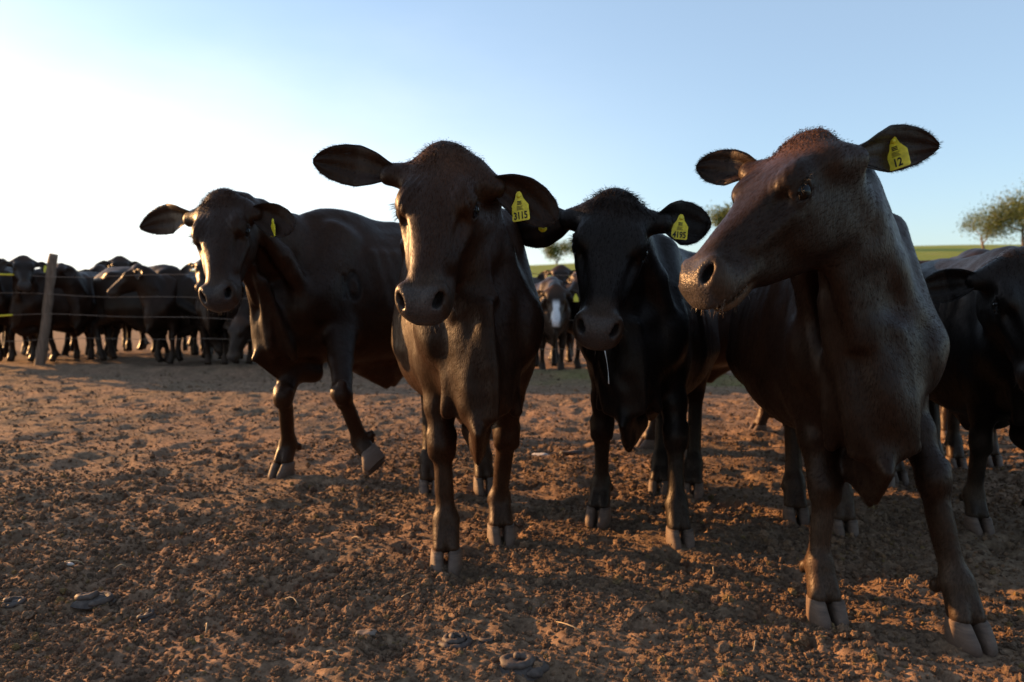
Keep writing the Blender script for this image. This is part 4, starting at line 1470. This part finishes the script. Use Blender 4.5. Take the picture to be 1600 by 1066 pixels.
def simple_ears(P0, hx, hz, hl, spread=0.27, droop=0.05):
    """default ears, slightly drooping, for a head at P0"""
    hx = nrm(hx); hz = nrm(np.asarray(hz, float) - hx * (np.asarray(hz, float) @ hx)); hy = np.cross(hz, hx)
    out = []
    for s in (1, -1):
        r = np.asarray(P0) + hl * (0.035 * hx + 0.088 * s * hy - 0.045 * hz)
        tip = r + hl * (hy * s * spread * 0.86 - hx * 0.02 - hz * 0.06) + V(0, 0, -droop)
        out.append(dict(tip=tip, n=nrm(hz + 0.3 * hx), w=0.135, bend=(0, 0, 0.06), c1=1.1))
    return out


def auto_cow(name, S, base, yaw, head, label, cat='cow', group=None, gait=0.0, voxel=0.012, hero=False, **kw):
    """a standing animal; head = (forward, left, poll height, yaw, pitch down) relative to the shoulders"""
    base = np.asarray(base, float)
    ex = V(math.cos(yaw), math.sin(yaw), 0); ey = V(-math.sin(yaw), math.cos(yaw), 0)
    W = lambda x, y, z: base + S * (x * ex + y * ey) + V(0, 0, z * S)
    fwd, left, zt, hyaw, hp = head
    P0 = W(fwd, left, zt)
    d = V(math.cos(yaw + hyaw) * math.cos(hp), math.sin(yaw + hyaw) * math.cos(hp), -math.sin(hp))
    up = V(math.cos(yaw + hyaw) * math.sin(hp), math.sin(yaw + hyaw) * math.sin(hp), math.cos(hp))
    feet = dict(FL=W(0.42 + gait, 0.11, 0), FR=W(0.42 - gait, -0.11, 0), HL=W(-0.55 - gait, 0.12, 0), HR=W(-0.55 + gait * 0.8, -0.12, 0))
    sp = dict(name=name, S=S, hs=S * 0.98, base=base, feet=feet, heading=(ex[0], ex[1]), front=tuple(W(0.69, 0, 0)[:2]),
              poll=P0, muzzle=P0 + d * 0.5 * S, face=up, ears=simple_ears(P0, d, up, S), voxel=voxel, hero=hero)
    sp.update(kw)
    o, info = build_cow(sp)
    tag(o, label, cat, group)
    return o, info


# black animal with lowered head at the right edge
c5, i5 = auto_cow('cow', 0.92, (1.98, 3.32, 0), R(-97), (0.76, -0.16, 1.12, R(4), R(66)), 'black cow at the right edge of the picture, head lowered, half out of frame',
                  group='cattle standing in front', gait=0.04, voxel=0.009, hero=True, coat=(0.009, 0.008, 0.008), brown=(0.02, 0.014, 0.010), dust=0.5, seed=15, coat_hairs=20000, tuft=900, tuftlen=0.8, pollbrown=0.1, hump=0.2)
# animal behind the black one
c9, i9 = auto_cow('cow', 1.02, (3.05, 5.9, 0), R(160), (1.0, 0.0, 1.02, 0.0, R(50)), 'brown cow at right whose back shows between the turned cow and the lowered black head',
                  group='cattle standing in front', gait=-0.05, seed=19)
# animal side-on behind the cow with tag 4195
c6, i6 = auto_cow('cow', 1.0, (1.30, 4.95, 0), R(200), (0.78, 0.06, 1.06, R(22), R(60)), 'dark cow standing side on behind the black cow with tag 4195',
                  group='cattle standing in front', gait=0.12, seed=16, dust=0.3)
c8, i8 = auto_cow('cow', 0.98, (2.62, 4.55, 0), R(-104), (0.84, 0.05, 0.95, R(10), R(60)), 'dark cow behind the black one at the right edge, only back and legs showing',
                  group='cattle standing in front', gait=-0.07, seed=18, dust=0.4, coat=(0.014, 0.009, 0.007))
# one more behind the turned cow
c7, i7 = auto_cow('cow', 0.98, (1.95, 4.15, 0), R(-120), (0.88, 0.0, 0.98, 0.0, R(58)), 'dark cow hidden behind the large cow with the turned head, only legs showing',
                  group='cattle standing in front', gait=0.08, seed=17, dust=0.4)

# ------------------------------------------------------------------ fence
fence = empty('wire_fence', (FA[0], FA[1], 0))
tag(fence, 'wire fence with leaning wooden post in front of the herd', 'fence')


def tube(path, radii, n=8):
    path = [np.asarray(p, float) for p in path]
    vs, fs = [], []
    for i, p in enumerate(path):
        t = nrm(path[min(i + 1, len(path) - 1)] - path[max(i - 1, 0)])
        u = nrm(np.cross(t, (0.31, 0.2, 0.93) if abs(t[2]) < 0.9 else (1, 0, 0))); w = np.cross(t, u)
        r = radii[i] if hasattr(radii, '__len__') else radii
        for j in range(n):
            a = 2 * math.pi * j / n
            vs.append(p + r * (math.cos(a) * u + math.sin(a) * w))
    for i in range(len(path) - 1):
        for j in range(n):
            fs.append((i * n + j, i * n + (j + 1) % n, (i + 1) * n + (j + 1) % n, (i + 1) * n + j))
    fs.append(tuple(range(n - 1, -1, -1))); fs.append(tuple(range((len(path) - 1) * n, len(path) * n)))
    return vs, fs


def fence_pt(t, z):
    p = FDIR * t
    return V(p[0], p[1], z)


def post(t, lean, hgt, r):
    path, rad = [], []
    for i in range(30):
        q = i / 29
        p = fence_pt(t, -0.15 + q * (hgt + 0.15)) + V(lean * q + 0.018 * math.sin(q * 5.2 + t) * (1 if q > 0.1 else 0), 0.0, 0)
        path.append(p); rad.append(r * (1.08 - 0.22 * q + 0.05 * math.sin(q * 9 + t)))
    vs, fs = tube(path, rad, 14)
    vs = np.array(vs); vs += (vnoise(vs * np.array([[1, 1, 0.35]]), 22, 77) * 0.009)[:, None] * np.array([[1, 1, 0]])
    return mesh_obj('post', vs, fs, M_WOOD, fence)


post(-0.08, 0.30, 1.52, 0.062)
for t, ln, hh in ((-3.4, -0.05, 1.45), (4.15, 0.04, 1.4), (5.9, -0.05, 1.4), (9.6, 0.06, 1.42), (13.4, -0.03, 1.4)):
    post(t, ln, hh, 0.06)
for k, z in enumerate((0.38, 0.68, 0.97, 1.25)):
    path = []
    for i in range(70):
        t = -9 + 25 * i / 69
        sag = 0.035 * math.sin(t * 0.83 + k * 1.3) + 0.012 * math.sin(t * 2.9 + k)
        path.append(fence_pt(t, z + sag - 0.012 * max(0, t - 4)) - np.append(FNRM, 0) * 0.075)
    vs, fs = tube(path, 0.0034, 6)
    mesh_obj('wire', vs, fs, M_WIRE, fence)
for (t0, t1, z) in ((-0.55, -0.08, 1.25), (-0.98, -0.35, 0.68)):  # thicker yellow lengths along two of the wires
    path = [fence_pt(t0 + (t1 - t0) * i / 8, z + 0.035 * math.sin((t0 + (t1 - t0) * i / 8) * 0.83 + (3.9 if z > 1 else 1.3)) + 0.012 * math.sin((t0 + (t1 - t0) * i / 8) * 2.9 + (3 if z > 1 else 1))) - np.append(FNRM, 0) * 0.075 for i in range(9)]
    vs, fs = tube(path, [0.010 + 0.004 * math.sin(i * 1.7) ** 2 for i in range(9)], 8)
    mesh_obj('yellow_strip', vs, fs, M_TAG, fence)

# ------------------------------------------------------------------ herd behind the fence
VARS = {}
def far_variant(key, head, **kw):
    o, info = auto_cow('cow', 1.0, (0, 0, 0), 0.0, head, 'x', voxel=0.02, hooves=False, **kw)
    del o['label']; del o['category']
    VARS[key] = [o, False, info]


far_variant('ahead', (0.86, 0.0, 1.34, 0.0, R(46)), seed=31, gait=0.05, coat=(0.02, 0.014, 0.011))
far_variant('left', (0.74, 0.18, 1.31, R(55), R(45)), seed=32, gait=-0.06, coat=(0.016, 0.012, 0.010))
far_variant('right', (0.74, -0.18, 1.28, R(-55), R(45)), seed=33, gait=0.10, coat=(0.02, 0.013, 0.010))
far_variant('low', (1.02, 0.05, 0.62, R(8), R(72)), seed=34, gait=0.05, coat=(0.018, 0.014, 0.012))
far_variant('blaze', (0.90, 0.0, 1.06, R(-4), R(58)), seed=35, gait=0.04, coat=(0.03, 0.018, 0.013), brown=(0.06, 0.034, 0.022), blaze=1)
for k in ('ahead', 'blaze', 'left'):
    o, _, info = VARS[k]
    ear_tag(o, info, 0, 0.55, 0.0, (0, 0, 1), '', 1.1, off=0.012)


def far_cow(key, px, dep, yaw, S, label, z=0.0):
    v = VARS[key]
    o = v[0] if not v[1] else copy_tree(v[0])
    v[1] = True
    p = at(px, 560, dep)
    o.location = (p[0], p[1], z)
    o.rotation_euler = (0, 0, R(yaw))
    o.scale = (S * 1.06, S * 1.06, S * 1.06)
    tag(o, label, 'cow', 'herd behind the fence')


herd = [
    ('ahead', -2, 11.6, -75, 1.05, 'dark cow cut by the left edge behind the fence'),
    ('ahead', 42, 11.3, -92, 1.08, 'dark cow with raised head facing us just left of the leaning post'),
    ('left', 112, 11.2, -112, 1.06, 'dark cow right of the leaning post with one ear pricked'),
    ('right', 143, 11.7, -74, 1.03, 'dark cow behind the fence looking right, second to the right of the post'),
    ('low', 225, 10.9, -20, 1.10, 'dark cow side on behind the wires with lowered head, largest left of the striding cow'),
    ('ahead', 186, 13.4, -60, 1.12, 'cow far back whose head top shows above the side-on cow'),
    ('right', 262, 13.8, -120, 1.15, 'cow far back at the bare sapling, poll above the side-on cow'),
    ('left', 22, 13.2, -20, 1.08, 'cow in the rear row at far left behind the raised head'),
    ('ahead', 82, 12.4, -100, 1.05, 'dark cow directly behind the leaning post, face to us'),
    ('left', 168, 12.6, -80, 1.02, 'dark cow behind the fence, head above the rump of the side-on cow'),
    ('right', -30, 11.0, -100, 1.05, 'dark cow out at the far left end of the herd'),
    ('ahead', 290, 13.0, -150, 1.05, 'cow in the rear row just left of the striding cow face'),
    ('low', 330, 11.8, -55, 1.0, 'grey-black cow with head near the ground under the striding cow muzzle'),
    ('right', 296, 11.0, -105, 1.0, 'cow behind the fence just under the striding cow muzzle, facing us'),
    ('ahead', 348, 10.7, -80, 1.0, 'cow behind the fence in front of the striding cow chest'),
    ('left', 312, 12.6, -60, 1.04, 'cow in the rear row left of the striding cow throat'),
    ('ahead', 400, 10.9, -95, 1.0, 'cow behind the fence whose legs show under the striding cow chest'),
    ('low', 470, 10.6, -120, 1.02, 'grazing cow behind the fence seen between the striding cow forelegs'),
    ('right', 512, 10.9, -70, 1.0, 'cow behind the fence right of the striding cow lifted knee, legs only'),
    ('right', 565, 10.5, -70, 1.0, 'cow behind the fence whose legs show under the striding cow belly'),
    ('left', 615, 10.3, -100, 1.0, 'cow behind the fence seen between the striding and the walking cow'),
    ('blaze', 858, 9.5, -88, 0.93, 'brown cow with white blaze facing us through the fence wires'),
    ('right', 903, 10.0, -75, 0.95, 'dark cow beside the white-blazed one, behind the fence'),
    ('low', 826, 10.6, -140, 0.98, 'cow grazing behind the white-blazed one'),
    ('ahead', 878, 11.2, -95, 0.95, 'cow in the rear row between the white-blazed and the dark one'),
    ('ahead', 1185, 8.7, -110, 0.95, 'distant cow whose legs show between the black cow and the turned cow'),
    ('left', 1330, 9.2, -95, 1.0, 'distant cow behind the large turned cow, legs showing under its belly'),
]
for hrd in herd:
    far_cow(*hrd)

# ------------------------------------------------------------------ trees
def make_tree(name, base, hgt, spread, label, seed, leaves=2600, leaf=0.10, bare=False, group=None, trunk_r=0.12, low=0.35):
    rg = np.random.default_rng(seed)
    root = empty(name, base)
    vs, fs, tips = [], [], []

    def limb(p, d, L, r, depth):
        path, rad = [p], [r]
        q = p.copy(); dd = d.copy()
        n = 5
        for i in range(n):
            dd = nrm(dd + rg.normal(0, 0.16, 3) + V(0, 0, 0.05))
            q = q + dd * L / n
            path.append(q.copy()); rad.append(r * (1 - 0.55 * (i + 1) / n))
        a, b = tube(path, rad, 6)
        o = len(vs); vs.extend(a); fs.extend([tuple(x + o for x in f_) for f_ in b])
        if depth <= 1:
            tips.extend(path[2:])
        if depth > 0:
            for k in range(rg.integers(3, 5)):
                j = rg.integers(2, n + 1)
                az = rg.random() * 6.28
                nd = nrm(dd * 0.55 + V(math.cos(az) * spread, math.sin(az) * spread, 0.25 + 0.4 * rg.random()))
                limb(path[j], nd, L * (0.55 + 0.25 * rg.random()), rad[j] * 0.7, depth - 1)

    limb(V(0, 0, -0.2), nrm(V(rg.normal(0, 0.1), rg.normal(0, 0.1), 1)), hgt * low, trunk_r, 3)
    mesh_obj('trunk', vs, fs, M_BARK, root)
    if not bare:
        tips = np.array(tips)
        k = rg.integers(0, len(tips), leaves)
        c = tips[k] + rg.normal(0, 1, (leaves, 3)) * hgt * 0.045
        a = rg.normal(0, 1, (leaves, 3)); a /= np.linalg.norm(a, axis=1, keepdims=True)
        b = np.cross(a, rg.normal(0, 1, (leaves, 3))); b /= np.linalg.norm(b, axis=1, keepdims=True)
        s_ = (leaf * (0.5 + rg.random((leaves, 1))))
        lv = np.stack([c - a * s_, c + b * s_ * 0.5, c + a * s_, c - b * s_ * 0.5], 1).reshape(-1, 3)
        lf = np.arange(leaves * 4).reshape(-1, 4)
        mesh_obj('crown', lv, lf, M_LEAF, root, smooth=False)
    tag(root, label, 'bush' if name == 'bush' else 'tree', group)
    return root


def land(px, dep):
    p = at(px, 470, dep)
    return (p[0], p[1], float(terrain(np.array([[p[0], p[1]]]))[0]))


make_tree('tree', land(1600, 54), 10.8, 1.5, 'broad leafy tree at the right edge above the cattle', 51, 13000, 0.065, trunk_r=0.16, low=0.26)
make_tree('tree', land(1535, 56), 8.0, 1.6, 'sparse low tree just right of the turned cow neck', 52, 4200, 0.055, low=0.24)
make_tree('tree', land(1665, 58), 6.5, 0.9, 'leafy tree cut by the right edge of the picture', 57, 4200, 0.09)
make_tree('tree', land(868, 80), 7.0, 1.3, 'hazy sparse tree seen between the walking cow and the black cow', 53, 4200, 0.075, low=0.25)
make_tree('tree', land(905, 90), 6.0, 1.0, 'tall thin tree left of the black cow head', 54, 2600, 0.11)
make_tree('tree', land(1112, 70), 7.0, 0.8, 'sparse tree behind the ear with tag 4195', 55, 2800, 0.10)
make_tree('tree', land(1010, 85), 6.0, 0.9, 'tree in the pasture behind the black cow', 56, 2800, 0.11)
for q, (px, dep, hh) in enumerate(((845, 160, 5), (862, 170, 4.5), (880, 165, 5.5), (900, 172, 5))):
    make_tree('bush', land(px, dep), hh, 1.3, 'dark bush on the skyline of the pasture, number %s from the walking cow' % ('one', 'two', 'three', 'four')[q], 60 + q, 1800, 0.22, trunk_r=0.2, group='bushes on the skyline', low=0.25)
make_tree('sapling', (at(238, 470, 16.5)[0], 16.5, 0), 2.1, 0.7, 'bare leafless sapling behind the herd at left', 71, bare=True, trunk_r=0.03)

# ------------------------------------------------------------------ small things on the ground and on the animals
def gz(x, y):
    return float(ground_height(np.array([[x, y]]))[0])


def dung_coil(px, py, rad, hgt, turns, label, seed, squash=1.0, rot=0.0):
    """a dried pat of dung: a coil of thick ridges on a mound"""
    p = ground_at(px, py)
    rg = np.random.default_rng(seed)
    root = empty('dung_pat', (p[0], p[1], gz(p[0], p[1]) - 0.004), rot)
    nr, na = 14, 40
    vs, fs = [], []
    for i in range(nr + 1):
        r = rad * 1.05 * i / nr
        for j in range(na):
            a = 2 * math.pi * j / na
            x, y = r * math.cos(a), r * math.sin(a) * squash
            z = hgt * 0.75 * (1 - (i / nr) ** 2.2)
            vs.append((x, y, z))
    vs = np.array(vs)
    vs[:, 2] += vnoise(vs, 40, seed) * hgt * 0.14
    rr = 1 + 0.12 * vnoise(vs, 18, seed + 1)
    vs[:, 0] *= rr; vs[:, 1] *= rr
    for i in range(nr):
        for j in range(na):
            fs.append((i * na + j, (i + 1) * na + j, (i + 1) * na + (j + 1) % na, i * na + (j + 1) % na))
    mesh_obj('mound', vs, fs, M_DUNG, root)
    path, rr = [], []
    n = int(26 * turns)
    for k in range(n):
        q = k / (n - 1)
        a = q * turns * 2 * math.pi + seed
        r = rad * (0.98 - 0.80 * q) * (1 + 0.06 * rg.normal())
        path.append(V(r * math.cos(a), r * math.sin(a) * squash, hgt * (0.30 + 0.62 * q)))
        rr.append(rad * (0.19 - 0.03 * q) * (1 + 0.12 * rg.normal()) * (0.4 if k in (0, n - 1) else 1))
    a, b = tube(path, rr, 8)
    mesh_obj('coil', a, b, M_DUNG, root)
    tag(root, label, 'dung', 'dried dung on the yard')


dung_coil(712, 1003, 0.045, 0.030, 2.2, 'coiled round dried dung pat at bottom centre, the left one', 3, 0.9)
dung_coil(812, 1040, 0.066, 0.035, 1.6, 'largest flat dried dung pat at the bottom edge, centre', 5, 0.75)
dung_coil(765, 1004, 0.030, 0.016, 0.8, 'small curled piece of dung between the two large pats', 8, 0.6)
dung_coil(142, 936, 0.062, 0.034, 1.3, 'smooth grey folded dung at lower left', 11, 0.55, 0.3)
dung_coil(232, 957, 0.030, 0.026, 1.0, 'small dark folded dung right of the grey one at lower left', 14, 0.7, 0.9)
dung_coil(18, 942, 0.04, 0.026, 1.1, 'dark dung piece at the left edge', 17, 0.7, 0.4)

STRAW_LABELS = ['pale straw beside the small flake at lower left', 'bent straw left of the walking cow hoof, on open earth', 'short straw low at left, below the folded dung',
                'straw just right of the pale flake at lower left', 'long straw near the left edge, halfway up the yard', 'long straw near the left edge, the lower of two',
                'short straw at the bottom edge left of the coiled pat', 'long straw between the walking cow legs', 'upright bit of straw right of the black cow hoof',
                'straw between the forefeet of the turned cow', 'straw on the earth left of the walking cow forefoot', 'long straw right of the coiled dung pat',
                'short straw below the walking cow forefoot', 'short straw below left of the turned cow forefoot']
for k, (px, py, L, az) in enumerate(((115, 888, 0.09, -0.3), (455, 945, 0.07, -0.6), (322, 990, 0.04, -1.0), (190, 880, 0.05, 0.4), (100, 717, 0.12, -0.1), (118, 767, 0.10, -0.15), (520, 1032, 0.05, -0.7),
                                     (730, 745, 0.12, -0.4), (1115, 897, 0.05, 1.2), (1420, 915, 0.05, 0.5), (560, 848, 0.06, -0.3), (890, 990, 0.09, -0.7), (640, 930, 0.05, 0.3), (1180, 1010, 0.05, 0.9))):
    p = ground_at(px, py)
    path = []
    for i in range(6):
        q = i / 5 - 0.5
        x = p[0] + L * q * math.cos(az); y = p[1] + L * q * math.sin(az) * 1.2 + 0.008 * math.sin(q * 5 + k)
        path.append(V(x, y, gz(p[0], p[1]) + 0.014 + 0.012 * math.cos(q * 3)))
    a, b = tube(path, [0.0011, 0.0018, 0.002, 0.002, 0.0016, 0.0008], 5)
    tag(mesh_obj('straw', a, b, M_STRAW, None), STRAW_LABELS[k], 'straw', 'straws on the yard')


def scrap(px, py, w, d, h, label, seed, name='pale_scrap', mat=M_PALE):
    p = ground_at(px, py)
    vs, fs = uv_sphere(1.0, 16, 10)
    vs = np.array(vs)
    vs = vs * (1 + 0.35 * vnoise(vs, 1.6, seed)[:, None]) * np.array([[w, d, h]])
    vs[:, 2] += 0.2 * h * np.sin(vs[:, 0] / w * 4)
    o = mesh_obj(name, vs, fs, mat, None, loc=(p[0], p[1], gz(p[0], p[1]) + h * 0.6))
    tag(o, label, 'scrap')


scrap(845, 708, 0.055, 0.03, 0.012, 'pale whitish scrap lying behind the black cow forefoot', 3)
scrap(893, 710, 0.07, 0.03, 0.014, 'dark flat clump beside the pale scrap', 4, 'dung_lump', M_DUNG)
scrap(106, 886, 0.022, 0.012, 0.006, 'small pale flake at lower left by a straw', 5)
scrap(575, 992, 0.028, 0.02, 0.008, 'greyish flake of dry dung left of the coiled pat', 6, 'dung_flake', M_FLAKE)

# saliva hanging from the black cow's mouth
m0 = at(945, 548, 2.40); m1 = at(951, 600, 2.40)
path = [m0 + (m1 - m0) * q + V(0.003 * math.sin(q * 3), 0, 0) for q in np.linspace(0, 1, 8)]
a, b = tube([p - np.array(cow3.location) for p in path], [0.002, 0.0012, 0.0009, 0.0008, 0.0008, 0.0009, 0.0014, 0.002], 6)
mesh_obj('saliva', a, b, M_SALIVA, cow3)
